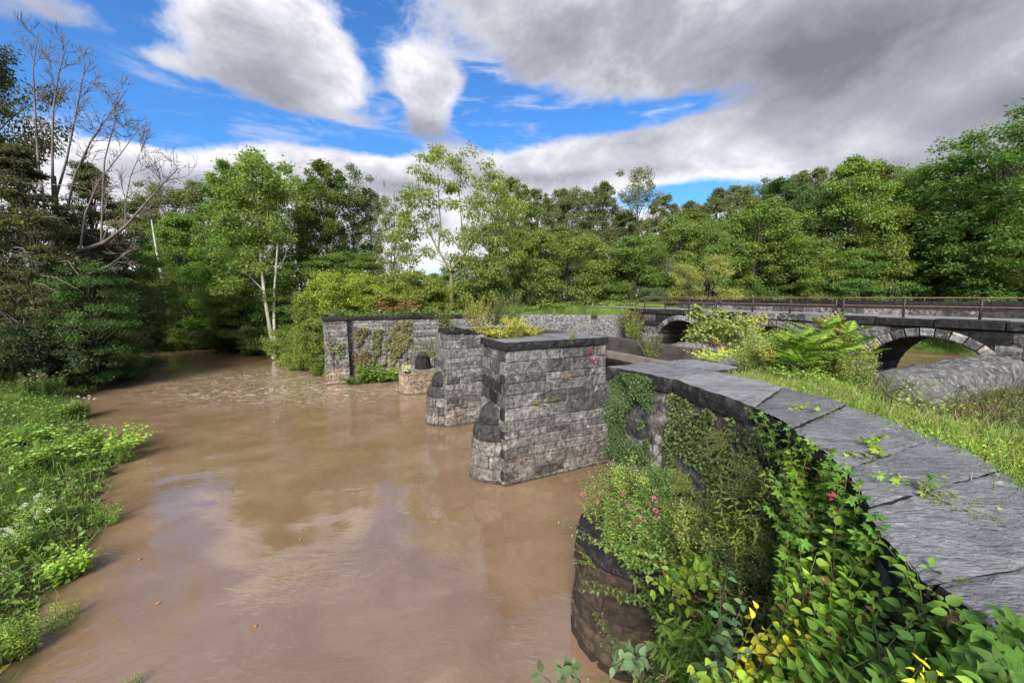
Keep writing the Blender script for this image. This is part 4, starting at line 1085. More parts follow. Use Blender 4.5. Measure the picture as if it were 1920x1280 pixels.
# (px, distance, top row, crown width px, kind, colour, label)
FARW = 'trees of the wood beyond the river'
BACK = 'trees at the back of the wood'
TREES = [
 # left bank
 (-62, 33, 50, 210, 'draped', (.036, .046, .018), 'tall dark tree hung with creeper at the left edge of the left bank', 'big tree'),
 (45, 30, 270, 235, 'spruce', (.040, .048, .020), 'dark drooping tree with its trunk at the water plants of the left bank', 'big tree'),
 (150, 35, 300, 190, 'spruce', (.044, .058, .020), 'dark brownish green tree below the bare branches on the left bank', 'big tree'),
 (215, 40, 430, 130, 'maple2', (.035, .085, .016), 'fresh green layered tree overhanging the river bend on the left bank', 'tree'),
 (165, 30, 480, 130, 'maple2', (.030, .075, .015), 'low green layered tree at the foot of the dead tree', 'tree'),
 (-190, 36, 200, 260, 'maple', (.040, .070, .016), 'dark leafy tree on the left bank beyond the picture edge', 'big tree'), (-340, 42, 180, 300, 'cotton2', (.045, .080, .016), 'tall tree on the left bank behind the dark leafy one', 'big tree'), (-560, 40, 220, 300, 'maple2', (.040, .080, .016), 'layered tree on the left bank furthest from the river', 'big tree'), (-860, 36, 180, 380, 'cotton', (.045, .075, .016), 'tall tree standing alone far along the left bank', 'big tree'),
 # beyond the bend
 (255, 66, 375, 120, 'cotton', G_GRY, 'greyish tree behind the end of the lowest dead branch', 'tree'),
 (315, 68, 345, 110, 'cotton2', G_GRY, 'tall grey green tree left of the bright green maple at the bend', 'tree'),
 (372, 70, 338, 95, 'poplar', G_GRY, 'slim tall grey green tree standing behind the bright maple at the bend', 'tree'),
 (355, 62, 400, 120, 'maple', G_MID, 'mid green tree right above the river bend', 'tree'),
 (410, 53, 425, 150, 'maple', (.066, .150, .016), 'bright green maple leaning over the bend of the river', 'tree'),
 (430, 60, 300, 110, 'cotton', G_MID, 'tall green tree left behind the pale barked sycamore', 'tree'),
 (345, 56, 500, 130, 'maple2', G_DK, 'dark lower tree in the shade at the river bend', 'tree'),
 (455, 51, 470, 120, 'maple2', (.045, .10, .014), 'green layered tree just left of the pale trunks', 'tree'),
 (555, 53, 330, 110, 'cotton2', G_MID, 'tall leafy tree right of the pale barked sycamore', 'tree'),
 (610, 54, 298, 120, 'cotton', (.048, .092, .016), 'tall dark green cottonwood behind the far stone wall, highest of that clump', 'tree'),
 (655, 57, 315, 90, 'sparse', (.06, .095, .03), 'thin topped tree right of the tall dark cottonwood', 'tree'),
 (690, 58, 350, 56, 'poplar', (.05, .085, .03), 'narrow tree at the edge of the sky gap left of the feathery locust', 'tree'),
 (575, 46, 480, 130, 'maple2', (.042, .090, .014), 'broad dark green tree behind the left end of the far wall', 'tree'),
 (655, 47, 470, 120, 'spread', (.05, .10, .014), 'spreading green tree behind the middle of the far wall', 'tree'),
 (735, 52, 370, 70, 'sparse', (.075, .105, .03), 'half bare thin tree in the sky gap left of the locust', 'tree'),
 (520, 47, 570, 110, 'bush', G_DK, 'dark bush between the pale trunks and the far wall', 'bush'),
 # right of the locust
 (930, 47, 345, 110, 'airy', (.105, .160, .020), 'feathery light green tree right of the locust fork', 'tree'),
 (965, 55, 330, 95, 'cotton', G_OLV, 'olive tall tree behind the feathery light tree', 'tree'),
 (1010, 72, 350, 80, 'cotton', G_GRY, 'grey green back row tree above the left shoulder of the round olive tree', 'tree'), (1050, 76, 352, 70, 'poplar', G_GRY, 'slim back row tree straight above the round olive tree', 'tree'), (1085, 74, 352, 85, 'cotton2', G_GRY, 'back row tree above the right shoulder of the round olive tree', 'tree'),
 (1130, 72, 340, 85, 'cotton', (.055, .085, .03), 'olive back row tree just left of the open topped poplar', 'tree'), (1240, 78, 362, 80, 'cotton', G_GRY, 'back row tree just right of the open topped poplar', 'tree'), (1300, 78, 375, 80, 'poplar', G_GRY, 'slim low back row tree above the small yellowing tree', 'tree'), (1345, 74, 352, 90, 'cotton', G_GRY, 'back row tree above the left end of the railing, left of the creeper tower', 'tree'),
 (1385, 76, 345, 80, 'poplar', G_GRY, 'slim back row tree behind the left shoulder of the creeper tower', 'tree'), (1430, 78, 340, 80, 'cotton2', G_GRY, 'back row tree behind the right shoulder of the creeper tower', 'tree'), (1500, 76, 322, 70, 'poplar', G_GRY, 'slim back row tree right of the blue green tall tree', 'tree'), (1545, 74, 308, 80, 'cotton', G_GRY, 'back row tree touching the left side of the tallest rounded tree', 'tree'),
 (1640, 78, 308, 80, 'poplar', G_GRY, 'slim back row tree at the right side of the tallest rounded tree', 'tree'), (1690, 78, 316, 80, 'cotton2', G_GRY, 'back row tree in the dip right of the tallest rounded tree', 'tree'), (1740, 76, 330, 90, 'cotton', G_GRY, 'back row tree behind the tall upright tree at the right', 'tree'), (1800, 74, 330, 100, 'cotton', G_GRY, 'back row tree between the tall upright tree and the big edge tree', 'tree'), (1880, 70, 300, 120, 'cotton2', G_GRY, 'back row tree hidden behind the big edge tree', 'tree'), (1960, 60, 260, 140, 'cotton', G_GRY, 'back row tree at the very edge behind the big edge tree', 'tree'),
 (1198, 64, 312, 75, 'sparse', (.085, .10, .03), 'tall open topped poplar standing above the middle of the wood', 'tree'),
 (1160, 66, 395, 90, 'maple', (.045, .075, .02), 'dark olive tree below and left of the open topped poplar', 'tree'),
 (1280, 62, 395, 120, 'maple', (.062, .105, .02), 'yellowish green tree right of the open topped poplar', 'tree'),
 (1475, 64, 330, 130, 'cotton', (.040, .090, .026), 'blue green tall tree behind the creeper covered tree', 'tree'),
 (1540, 60, 350, 110, 'cotton2', (.038, .080, .024), 'dark blue green tree above the bridge railing near the middle of the right wood', 'tree'),
 (1600, 58, 298, 140, 'maple', (.075, .140, .016), 'tallest rounded green tree of the right wood with a sunlit top', 'tree'),
 (1690, 58, 345, 130, 'cotton', (.060, .110, .016), 'leafy tree right of the tallest rounded tree', 'tree'),
 (1750, 52, 300, 110, 'cotton2', (.058, .115, .018), 'tall upright tree left of the big edge tree at the right', 'tree'),
 (1820, 46, 330, 120, 'maple', (.055, .115, .014), 'deep green tree left beside the big edge tree', 'tree'),
 (1905, 36, 222, 210, 'cotton2', (.042, .100, .018), 'big near tree filling the right edge above the railing', 'big tree'),
 (1985, 34, 330, 190, 'maple2', (.05, .11, .012), 'low limbed tree mostly cut off by the right edge', 'tree'),
 # front row along the lawn and the towpath
 (1062, 50, 430, 150, 'round', (.076, .118, .020), 'round yellow olive tree on the lawn', 'small tree'),
 (985, 51, 420, 90, 'airy', (.10, .145, .02), 'light feathery small tree left of the round olive tree', 'small tree'),
 (1190, 52, 442, 110, 'vined', (.060, .116, .016), 'bushy light green tree right of the round olive tree', 'small tree'),
 (1240, 53, 480, 80, 'round', (.065, .10, .040), 'blue grey leaved small tree behind the left railing end', 'small tree'),
 (1260, 56, 405, 110, 'vined', (.066, .118, .016), 'creeper hung tree rising behind the yellowing small tree', 'tree'),
 (1325, 47, 478, 120, 'airy', (.122, .150, .028), 'small yellowing tree behind the left part of the railing', 'small tree'),
 (1340, 56, 410, 100, 'round', (.06, .115, .016), 'full green tree behind the yellowing small tree', 'tree'),
 (1412, 51, 378, 120, 'vined', (.062, .115, .013), 'tower shaped tree smothered in green creeper', 'tree'),
 (1480, 50, 440, 100, 'vined', (.060, .116, .016), 'lower creeper covered tree right of the green tower', 'tree'),
 (1520, 45, 480, 100, 'spread', (.085, .125, .016), 'spreading olive green small tree behind the railing', 'small tree'),
 (1600, 46, 465, 130, 'maple2', (.045, .115, .020), 'bright leaved layered maple right behind the railing', 'tree'),
 (1690, 44, 385, 140, 'spread', (.085, .125, .016), 'tree with yellowing crown and dark forked trunk behind the railing', 'tree'),
 (1780, 40, 420, 110, 'maple2', (.055, .11, .013), 'green tree with drooping tiers behind the right railing', 'tree'),
 (1860, 37, 400, 150, 'spread', (.060, .125, .013), 'drooping green tree behind the right arch at the railing', 'tree'),
]
for (px, d, top, w, tm, c, lab, cat) in TREES:
    grp = None
    if 'back row' in lab: grp = BACK
    plant_tree('tree', lab, cat, px, d, top, w, tm, c, grp)
# bushes
BUSHES = [
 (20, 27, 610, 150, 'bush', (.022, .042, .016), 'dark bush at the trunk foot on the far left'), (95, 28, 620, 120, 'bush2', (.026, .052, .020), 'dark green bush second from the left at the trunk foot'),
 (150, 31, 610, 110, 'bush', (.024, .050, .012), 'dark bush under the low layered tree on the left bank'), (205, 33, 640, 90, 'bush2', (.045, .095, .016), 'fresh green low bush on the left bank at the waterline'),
 (262, 54, 600, 60, 'bush', (.035, .065, .016), 'bush at the left end of the bend, trailing to the water'), (300, 55.5, 590, 90, 'bush2', (.042, .075, .02), 'rounded dark green bush on the bend of the far bank'),
 (350, 54, 602, 80, 'bush', (.075, .125, .016), 'brighter green bush on the far bank of the bend'), (395, 53.5, 610, 70, 'bush2', (.04, .075, .016), 'dull bush right of the brighter one on the bend'),
 (440, 51.5, 605, 80, 'bush', (.028, .055, .012), 'dark bush left of the pale trunks at the waterline'), (485, 48.5, 612, 80, 'bush2', (.032, .06, .012), 'dark bush at the foot of the pale trunks'),
 (545, 41, 620, 90, 'bush2', (.070, .115, .014), 'olive bush on the bank left of the far wall'), (585, 37, 600, 90, 'bush', (.080, .120, .014), 'yellow green bush crowding the left side of the end pillar'),
 (557, 38, 660, 50, 'shrub2', (.13, .20, .02), 'bright light green sapling at the waterline left of the far wall'), (600, 35, 672, 44, 'shrub', (.06, .10, .012), 'small bush at the foot of the end pillar'),
 (640, 40.5, 512, 120, 'bush2', (.105, .165, .014), 'sunny green shrub above the left part of the far wall'), (705, 41, 535, 110, 'bush', (.12, .17, .014), 'light green rounded shrub above the middle of the far wall'),
 (610, 42, 540, 90, 'bush', (.07, .12, .014), 'mid green shrub above the end pillar'), (760, 42.5, 510, 100, 'bush2', (.085, .12, .015), 'olive shrub left of the locust trunk'),
 (745, 40, 555, 80, 'shrub', (.13, .09, .03), 'brownish shrub on top of the far wall'), (800, 43, 515, 110, 'bush', (.095, .135, .014), 'green shrub under the locust fork'), (885, 43.5, 480, 130, 'bush2', (.075, .12, .018), 'green shrub right of the locust trunk'),
 (930, 45, 535, 90, 'bush', (.055, .09, .016), 'dark green shrub at the end of the far wall'), (985, 50, 545, 80, 'bush', (.04, .075, .014), 'dark shrub left below the round olive tree'),
 (1120, 52, 545, 60, 'bush', (.045, .085, .016), 'small dark shrub between the round tree and the bushy tree'), (1150, 50, 560, 50, 'shrub', (.08, .13, .016), 'low light shrub on the lawn edge'),
 (1225, 48, 540, 50, 'bush2', (.05, .085, .03), 'grey green bush at the left end post of the railing'), (1390, 46, 530, 70, 'bush', (.04, .08, .012), 'dark bush under the creeper tower'),
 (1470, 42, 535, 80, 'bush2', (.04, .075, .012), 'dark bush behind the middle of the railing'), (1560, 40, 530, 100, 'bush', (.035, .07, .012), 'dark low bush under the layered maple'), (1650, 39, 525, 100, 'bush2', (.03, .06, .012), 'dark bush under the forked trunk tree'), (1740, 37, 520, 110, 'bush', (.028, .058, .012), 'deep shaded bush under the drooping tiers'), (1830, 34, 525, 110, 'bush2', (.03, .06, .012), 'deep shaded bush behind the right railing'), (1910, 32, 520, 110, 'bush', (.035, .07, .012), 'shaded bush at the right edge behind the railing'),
]
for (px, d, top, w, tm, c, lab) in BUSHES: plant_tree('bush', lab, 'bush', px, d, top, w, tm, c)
# far-off wood that reads as one mass
rng = np.random.RandomState(99)
C = []
for i in range(420):
    px = rng.uniform(-250, 2300); d = rng.uniform(84, 100)
    if 690 < px < 950: continue
    X = (px - 960) / FPX * d; zt = 7.1 + d * rng.uniform(.0, .21); C.append((X, d, rng.uniform(3.5, max(4, zt))))
    C.append((X + rng.uniform(-3, 3), d - 2, rng.uniform(2, 12)))
for i in range(60):
    C.append(((rng.uniform(690, 950) - 960) / FPX * 95, 95, rng.uniform(4, 9)))
C = np.array(C); V, F = cluster_leaves(rng, C, np.full(len(C), 3.2), 70, 1.0)
o = obj('far_wood', build_mesh('far_wood', V, F, M_LEAF), None, (.034, .062, .018)); tag(o, kind='stuff')
# dead and special trees -------------------------------------------------
def twigs(rng, pts, r0, r1, depth, out, ln=2.0, k=6, spread=.8, bias=(0, 0, .5)):
    pts = np.asarray(pts, dtype=float); n = len(pts)
    out.append(tube(pts, np.linspace(r0, r1, n), 6 if r0 > .06 else 4))
    if depth <= 0: return
    seg = pts[-1] - pts[0]
    for i in range(k):
        f = rng.uniform(.25, 1.0); j = min(int(f * (n - 1)), n - 2); g = f * (n - 1) - j
        p = pts[j] * (1 - g) + pts[j + 1] * g; d = unit(pts[j + 1] - pts[j])
        nd = unit(d + rng.normal(size=3) * spread * .7 + np.array(bias) * .5)
        L = ln * rng.uniform(.5, 1.2) * (1.15 - f * .5)
        q = [p]; cur = nd
        for s in range(4):
            cur = unit(cur + rng.normal(size=3) * .16 + np.array(bias) * .10); q.append(q[-1] + cur * L / 4)
        rr = (r0 + (r1 - r0) * f) * .55
        twigs(rng, q, max(rr, .015), max(rr * .3, .010), depth - 1, out, ln * .60, max(3, min(k - 3, 5)), spread, bias)
def P3(lst, d): return [np.array(tuple(at(px, py, d + dd))) for (px, py, dd) in lst]
rng = np.random.RandomState(7)
p0 = at(90, 690, 33)
t = thing('dead_tree', 'leafless dead tree with bare branches reaching over the river at the left', 'dead tree', (p0.x, p0.y, gz(p0.x, p0.y)))
tr = []; twigs(rng, P3([(90, 705, 0), (95, 600, 0), (100, 500, 0), (105, 400, 0), (100, 330, .2)], 33), .42, .16, 0, tr)
V, F = catvf(tr); part('trunk', V, F, M_BARK, t, True)
limbs = [
 ([(100, 500, 0), (150, 470, -.6), (195, 455, -1), (235, 425, -1.4), (270, 385, -1.6), (305, 345, -1.6), (335, 315, -1.8)], .17, .022, 2, 1.9, 11),
 ([(235, 425, -1.4), (235, 380, -1.2), (245, 330, -1.2), (262, 290, -1), (275, 255, -1)], .06, .014, 2, 1.6, 7),
 ([(85, 400, 0), (72, 310, .3), (66, 210, .5), (62, 130, .6), (72, 60, .4)], .11, .016, 2, 1.8, 9),
 ([(100, 380, 0), (98, 290, -.3), (100, 200, -.4), (112, 130, -.4), (128, 75, -.2)], .10, .015, 2, 1.8, 9),
 ([(105, 370, 0), (125, 300, -.6), (140, 225, -.8), (152, 165, -.8), (160, 120, -1)], .09, .015, 2, 1.6, 8),
 ([(120, 420, 0), (140, 330, -.8), (170, 265, -1.0), (205, 215, -1.2), (240, 165, -1.2)], .10, .014, 2, 1.7, 9),
 ([(190, 455, -1), (192, 380, -1), (196, 300, -.9), (215, 230, -.9), (228, 175, -.9)], .08, .014, 2, 1.6, 9),
 ([(150, 470, -.6), (160, 400, -.5), (185, 340, -.4), (225, 290, -.3), (262, 240, -.2)], .08, .014, 2, 1.6, 9),
 ([(105, 520, -1), (150, 520, -2), (200, 500, -2.4), (245, 470, -2.6)], .09, .02, 2, 1.2, 6),
]
for pts, r0, r1, dep, ln, k in limbs:
    tr = []; twigs(rng, P3(pts, 32), r0 * 1.0, r1 * 1.1, 3, tr, ln * 1.25, k + 1, .85, (.15, 0, .45)); V, F = catvf(tr); part('branch', V, F, M_DEAD, t, True)
for i in range(8):  # dead hanging boughs against the dark crown
    px = rng.uniform(0, 130); py = rng.uniform(330, 600); q = [(px, py, -4.5), (px + rng.uniform(15, 40), py - rng.uniform(-5, 12), -5.2), (px + rng.uniform(40, 75), py + rng.uniform(0, 40), -5.6)]
    tr = []; twigs(rng, P3(q, 33), .035, .012, 1, tr, .8, 5, .8, (0, 0, -.3)); V, F = catvf(tr); part('branch', V, F, M_DEAD, t, True)
p0 = at(318, 592, 57); t = thing('leaning_tree', 'pale barkless trunk leaning left among the trees at the bend', 'dead tree', (p0.x, p0.y, gz(p0.x, p0.y)))
tr = []; twigs(rng, P3([(322, 610, 0), (312, 560, 0), (300, 505, 0), (291, 455, 0), (284, 412, 0)], 55), .24, .08, 1, tr, 1.6, 5, .8); V, F = catvf(tr); part('trunk', V, F, M_WHITE, t, True)
def special(name, label, trunks, limbs_, clusters, d, bark, color, per, L, cr, seed, flat=.6, droop=.3, asp=.55, depth=1):
    rng = np.random.RandomState(seed); a = at(trunks[0][0][0], trunks[0][0][1], d)
    t = thing(name, label, 'tree', (a.x, a.y, gz(a.x, a.y)))
    for pts, r0, r1 in [(p, a_, b_) for (p, a_, b_) in [(q[:-2] if not isinstance(q[-1], tuple) else q, q[-2] if not isinstance(q[-1], tuple) else .25, q[-1] if not isinstance(q[-1], tuple) else .05) for q in trunks]]:
        tr = []; twigs(rng, P3([(x, y, 0) for x, y in pts], d), r0, r1, 0, tr); V, F = catvf(tr); part('trunk', V, F, bark, t, True)
    for q in limbs_:
        tr = []; twigs(rng, P3([(x, y, rng.uniform(-.8, .8)) for x, y in q[:-2]], d), q[-2], q[-1], depth, tr, 1.4, 5, .8, (0, 0, .3)); V, F = catvf(tr); part('limb', V, F, bark, t, True)
    C = np.array([tuple(at(x, y, d + rng.normal() * 1.6)) for (x, y) in clusters]); rad = cr * rng.uniform(.6, 1.3, len(C))
    V, F = cluster_leaves(rng, C, rad, per, L, flat, droop, asp); part('crown', V, F, M_LEAF, t, color=color)
    return t
rs = random.Random(4)
syc = [(rs.gauss(455, 30), rs.uniform(300, 470)) for _ in range(46)] + [(rs.gauss(500, 18), rs.uniform(310, 440)) for _ in range(26)] + [(rs.gauss(430, 18), rs.uniform(380, 560)) for _ in range(26)] + [(470 + rs.uniform(-12, 12), 290 + rs.uniform(-5, 25)) for _ in range(8)] + [(rs.uniform(420, 545), rs.uniform(330, 520)) for _ in range(30)]
special('sycamore_tree', 'tall sycamore with two slender pale trunks rising from the river bank', [[(514, 672), (507, 620), (497, 560), (490, 500), (486, 450), (480, 390), (472, 330), (469, 295), .24, .04], [(517, 668), (514, 600), (515, 540), (520, 470), (523, 410), (518, 350), .19, .03]],
        [[(490, 505), (470, 470), (440, 440), .08, .02], [(487, 460), (500, 420), (505, 370), .07, .02], [(495, 545), (465, 515), (430, 500), .07, .02], [(484, 420), (462, 380), (450, 330), .06, .015], [(516, 520), (535, 480), (545, 440), .05, .015]], syc, 44, M_WHITE, (.070, .125, .018), 115, .34, 1.0, 21)
rs = random.Random(9)
loc = [(x + rs.gauss(0, 9), y + rs.gauss(0, 9)) for (x, y) in ((785, 315), (800, 295), (820, 285), (840, 295), (858, 310), (775, 345), (795, 360), (815, 340), (840, 350), (862, 345), (880, 330), (770, 385), (790, 400), (812, 385), (760, 420), (778, 440), (745, 395), (848, 390),
       (875, 380), (900, 350), (915, 330), (930, 320), (935, 350), (910, 380), (890, 410), (925, 395), (940, 420), (905, 440), (880, 450), (935, 450), (820, 430), (770, 470), (745, 450), (800, 470), (850, 440), (955, 385), (760, 360), (860, 290)) for _ in range(3)]
special('locust_tree', 'open feathery locust with a forked trunk rising behind the far wall', [[(848, 600), (847, 550), (846, 505), .27, .2]],
        [[(846, 508), (822, 470), (802, 430), (790, 380), (783, 330), .15, .02], [(822, 470), (826, 420), (822, 360), (820, 300), .10, .015], [(846, 505), (870, 478), (893, 446), (908, 400), (925, 345), .15, .02], [(870, 478), (866, 430), (862, 370), (856, 320), .09, .015], [(802, 430), (780, 430), (760, 410), .06, .015], [(893, 446), (920, 430), (945, 410), .06, .015], [(838, 495), (805, 480), (770, 478), .05, .012]],
        loc, 42, bark_mat('locust_bark', (.10, .095, .04), (.20, .19, .08)), (.088, .135, .022), 84, .40, .95, 22, .5, .7, .30)
rs = random.Random(12)
special('bare_sapling', 'nearly bare thin sapling in the sky gap beside the locust', [[(735, 600), (733, 520), (735, 450), (740, 400), (738, 345), .10, .02]],
        [[(733, 500), (715, 450), (705, 400), (698, 355), .05, .012], [(735, 470), (752, 420), (760, 370), .05, .012], [(735, 450), (722, 400), (720, 350), .04, .012]], [(735 + rs.gauss(0, 22), rs.uniform(430, 540)) for _ in range(26)], 49, M_DEAD, (.10, .13, .03), 50, .3, .7, 23, depth=2)
# ------------------------------------------------------------------ low plants
def hts(X, Y): return height(X, Y)
rng = np.random.RandomState(201)
# ground cover of the left bank: mounded leaves and grass
def scatter_cover(name, n, region, leafL, hgt, color, seed, nscale=.55, grass=0, mat_=None, blade=(.25, .6), keep=None):
    rng = np.random.RandomState(seed)
    x = rng.uniform(region[0], region[1], n); y = rng.uniform(region[2], region[3], n)
    if keep is not None: k = keep(x, y); x, y = x[k], y[k]
    z = hts(x, y); k = z > .06; x, y, z = x[k], y[k], z[k]
    m = np.array([mnoise.noise((a * nscale, b * nscale, seed)) + .5 * mnoise.noise((a * nscale * 2.7, b * nscale * 2.7, seed)) for a, b in zip(x, y)])
    top = hgt * np.clip(.5 + .75 * m, .06, 1.3)
    zz = z + top * rng.rand(len(x)) ** .45
    C = np.stack([x, y, zz], 1); nn = len(C)
    e = 0.15; 
    T = unit(rng.normal(size=(nn, 3)) * np.array([1, 1, .45]) + np.array([0, 0, .12])); N = unit(rng.normal(size=(nn, 3)) * .55 + np.array([0, 0, 1.0]))
    L = leafL * rng.uniform(.55, 1.5, nn); V, F = leaves(C, T, N, L, L * rng.uniform(.35, .7, nn))
    parts = [(V, F)]
    if grass:
        gi = rng.randint(0, nn, grass); C2 = np.stack([x[gi] + rng.normal(size=grass) * .2, y[gi] + rng.normal(size=grass) * .2, z[gi] + top[gi] * .4], 1)
        T = unit(rng.normal(size=(grass, 3)) * .45 + np.array([0, 0, 1.0])); N = unit(rng.normal(size=(grass, 3)) * np.array([1, 1, .2]))
        L = rng.uniform(*blade, grass); parts.append(leaves(C2, T, N, L, L * .03 + .003, .3))
    V, F = catvf(parts); o = obj(name, build_mesh(name, V, F, mat_ or M_HERB), None, color); tag(o, kind='stuff'); return o
def near_left(x, y):
    d = np.hypot(x, y); return (np.random.RandomState(3).rand(len(x)) < np.clip((16 / d) ** 1.3, .12, 1)) & (x < -.55 * y) & (x > -1.75 * y - 4)
scatter_cover('bank_weeds', 150000, (-42, -8, 3.5, 33), .125, .55, (.052, .112, .013), 11, grass=9000, keep=near_left)
def grass_right(x, y):
    U = -.44 * x + .898 * y; Vv = .898 * x + .44 * y; d = poly_sd(PLAT_NEAR, x, y)
    edge = np.interp(y, [p[1] for p in WALL_R], [p[0] for p in WALL_R])
    return (d < -.3) & (x > edge - .03) & (Vv < 26) & (U > -6) & ((y < 8.7) | (Vv > 11.3)) & ((Vv > 8.3) | (y < 8.5))
scatter_cover('bank_leaves', 26000, (-42, -8, 3.5, 33), .20, .66, (.070, .142, .016), 31, nscale=.8, keep=lambda x, y: near_left(x, y) & (fbm2(x * 5, y * 5, 4) > .0))
scatter_cover('bank_dark_weeds', 16000, (-42, -8, 3.5, 33), .11, .75, (.040, .085, .020), 32, nscale=.6, grass=1500, keep=lambda x, y: near_left(x, y) & (fbm2(x * 3, y * 3, 6) > .2))
scatter_cover('verge_grass', 150000, (4.2, 9, .5, 12), .030, .09, (.105, .185, .016), 12, grass=24000, blade=(.06, .15), keep=lambda x, y: grass_right(x, y) & (.898 * x + .44 * y < 10.2 + np.random.RandomState(8).rand(len(x)) * 2))
scatter_cover('canal_bed_weeds', 60000, (6, 26, 1, 16), .10, .38, (.048, .066, .018), 13, grass=5000, keep=lambda x, y: grass_right(x, y) & (.898 * x + .44 * y > 10.0))
scatter_cover('canal_bed_straw', 9000, (6, 26, 1, 16), .07, .5, (.075, .060, .030), 33, grass=3000, keep=lambda x, y: grass_right(x, y) & (.898 * x + .44 * y > 10.0) & (fbm2(x * 4, y * 4, 2) > .1))
scatter_cover('lawn_grass', 34000, (-6, 20, 34, 54), .20, .62, (.062, .115, .018), 14, nscale=.35, keep=lambda x, y: (-.44 * x + .898 * y > 36) & (hts(x, y) > 4.5))
scatter_cover('far_bank_undergrowth', 60000, (-60, -8, 33, 62), .26, .9, (.040, .075, .014), 15, keep=lambda x, y: (poly_sd(RIVER, x, y) > .1) & (poly_sd(RIVER, x, y) < 9) & (-.44 * x + .898 * y > 36))
scatter_cover('wood_floor_undergrowth', 40000, (6, 75, 34, 62), .34, 1.0, (.035, .07, .013), 16, keep=lambda x, y: (hts(x, y) > 2) & (y > 50 - .35 * x + 8))
scatter_cover('verge_weeds', 36000, (4.2, 9.5, .5, 12), .050, .20, (.072, .130, .018), 19, nscale=1.1, grass=5000, blade=(.1, .24), keep=lambda x, y: grass_right(x, y) & (.898 * x + .44 * y < 10.6) & (fbm2(x * 9, y * 9, 3) > .12))
scatter_cover('verge_straw', 3000, (4.2, 9.5, .5, 12), .03, .12, (.13, .105, .05), 20, grass=3500, blade=(.08, .2), keep=lambda x, y: grass_right(x, y) & (.898 * x + .44 * y < 10.6) & (fbm2(x * 7, y * 7, 9) > .05))
scatter_cover('upstream_bank_undergrowth', 30000, (14, 75, 28, 72), .3, 1.5, (.040, .075, .014), 41, keep=lambda x, y: (poly_sd(RIVER, x, y) > .1) & (poly_sd(RIVER, x, y) < 6) & (.898 * x + .44 * y > 58))
scatter_cover('towpath_verge', 9000, (4, 27, 12, 42), .10, .10, (.10, .15, .02), 17, grass=5000, keep=lambda x, y: (np.abs(.898 * x + .44 * y - (VF + 4.2)) < .5) | ((np.abs(.898 * x + .44 * y - (VF + .95)) < .16) & (np.sin(x * 2.1) + np.sin(y * 1.3) > .3)))

def herb_template(seed, h, ns, lps, L, W_, spread, lean=.25, droop=.25, flat=True, head=0, branch=0):
    """a clump of leafy stems; head = tiny leaves at the top (flower plume)"""
    rng = np.random.RandomState(seed); tv = []; Cs, Ts, Ns, Ls, Ws = [], [], [], [], []
    for i in range(ns):
        a = rng.rand() * 6.28; r = spread * .35 * rng.rand() ** .5; hh = h * rng.uniform(.55, 1.05)
        b = np.array([r * math.cos(a), r * math.sin(a), 0]); a2 = a + rng.normal() * .7
        tip = b + np.array([math.cos(a2) * spread * lean * 2 * rng.rand(), math.sin(a2) * spread * lean * 2 * rng.rand(), hh])
        pts = bez(b, b * .6 + tip * .4 + np.array([0, 0, hh * .2]), tip, 7); tv.append(tube(pts, np.linspace(.010, .004, 7) * (h ** .5), 3))
        for j in range(lps):
            f = .12 + .88 * (j + rng.rand() * .6) / lps; q = min(int(f * 6), 5); g = min(f * 6 - q, 1); p = pts[q] * (1 - g) + pts[q + 1] * g
            an = j * 2.4 + rng.rand(); o = np.array([math.cos(an), math.sin(an), rng.uniform(-.3, .5) - droop + .25])
            Cs.append(p); Ts.append(o); Ns.append(np.array([-.45 * math.cos(an), -.45 * math.sin(an), 1]) + rng.normal(size=3) * .3)
            k = L * rng.uniform(.6, 1.2) * (1.1 - .5 * f); Ls.append(k); Ws.append(k * W_)
        for j in range(head):
            Cs.append(tip + rng.normal(size=3) * np.array([.05, .05, .07]) * h); Ts.append(rng.normal(size=3) + np.array([0, 0, .4])); Ns.append(rng.normal(size=3)); k = L * .35; Ls.append(k); Ws.append(k * .6)
    V, F = catvf(tv); sm = build_mesh('stems', V, F, M_STEM)
    V, F = leaves(np.array(Cs), np.array(Ts), np.array(Ns), np.array(Ls), np.array(Ws)); return sm, build_mesh('foliage', V, F, M_HERB), h
def flower_mesh(seed, n, r, L, flat=.6):
    rng = np.random.RandomState(seed); g = unit(rng.normal(size=(n, 3))) * r * np.array([1, 1, flat])
    V, F = leaves(g, unit(g) + rng.normal(size=(n, 3)) * .3, unit(g + rng.normal(size=(n, 3)) * r), np.full(n, L), np.full(n, L * .6)); return build_mesh('flower_head', V, F, M_PINK)
HT = {
 'tall': herb_template(1, 1.0, 26, 30, .15, .36, .7), 'lance': herb_template(2, 1.0, 34, 38, .13, .22, .75), 'broad': herb_template(3, .8, 28, 18, .19, .66, .8),
 'golden': herb_template(4, 1.0, 32, 30, .12, .26, .75, head=60), 'wispy': herb_template(5, 1.0, 34, 34, .10, .17, .65, lean=.4), 'mound': herb_template(6, .55, 44, 18, .14, .68, .9, lean=.7),
 'trail': herb_template(7, .9, 36, 30, .11, .48, .9, lean=.9, droop=.7), 'dry': herb_template(8, 1.2, 18, 10, .06, .25, .4, lean=.5),
}
FL = [flower_mesh(1, 60, .05, .03), flower_mesh(2, 46, .045, .028)]
FLB = flower_mesh(3, 90, .13, .06, .35)
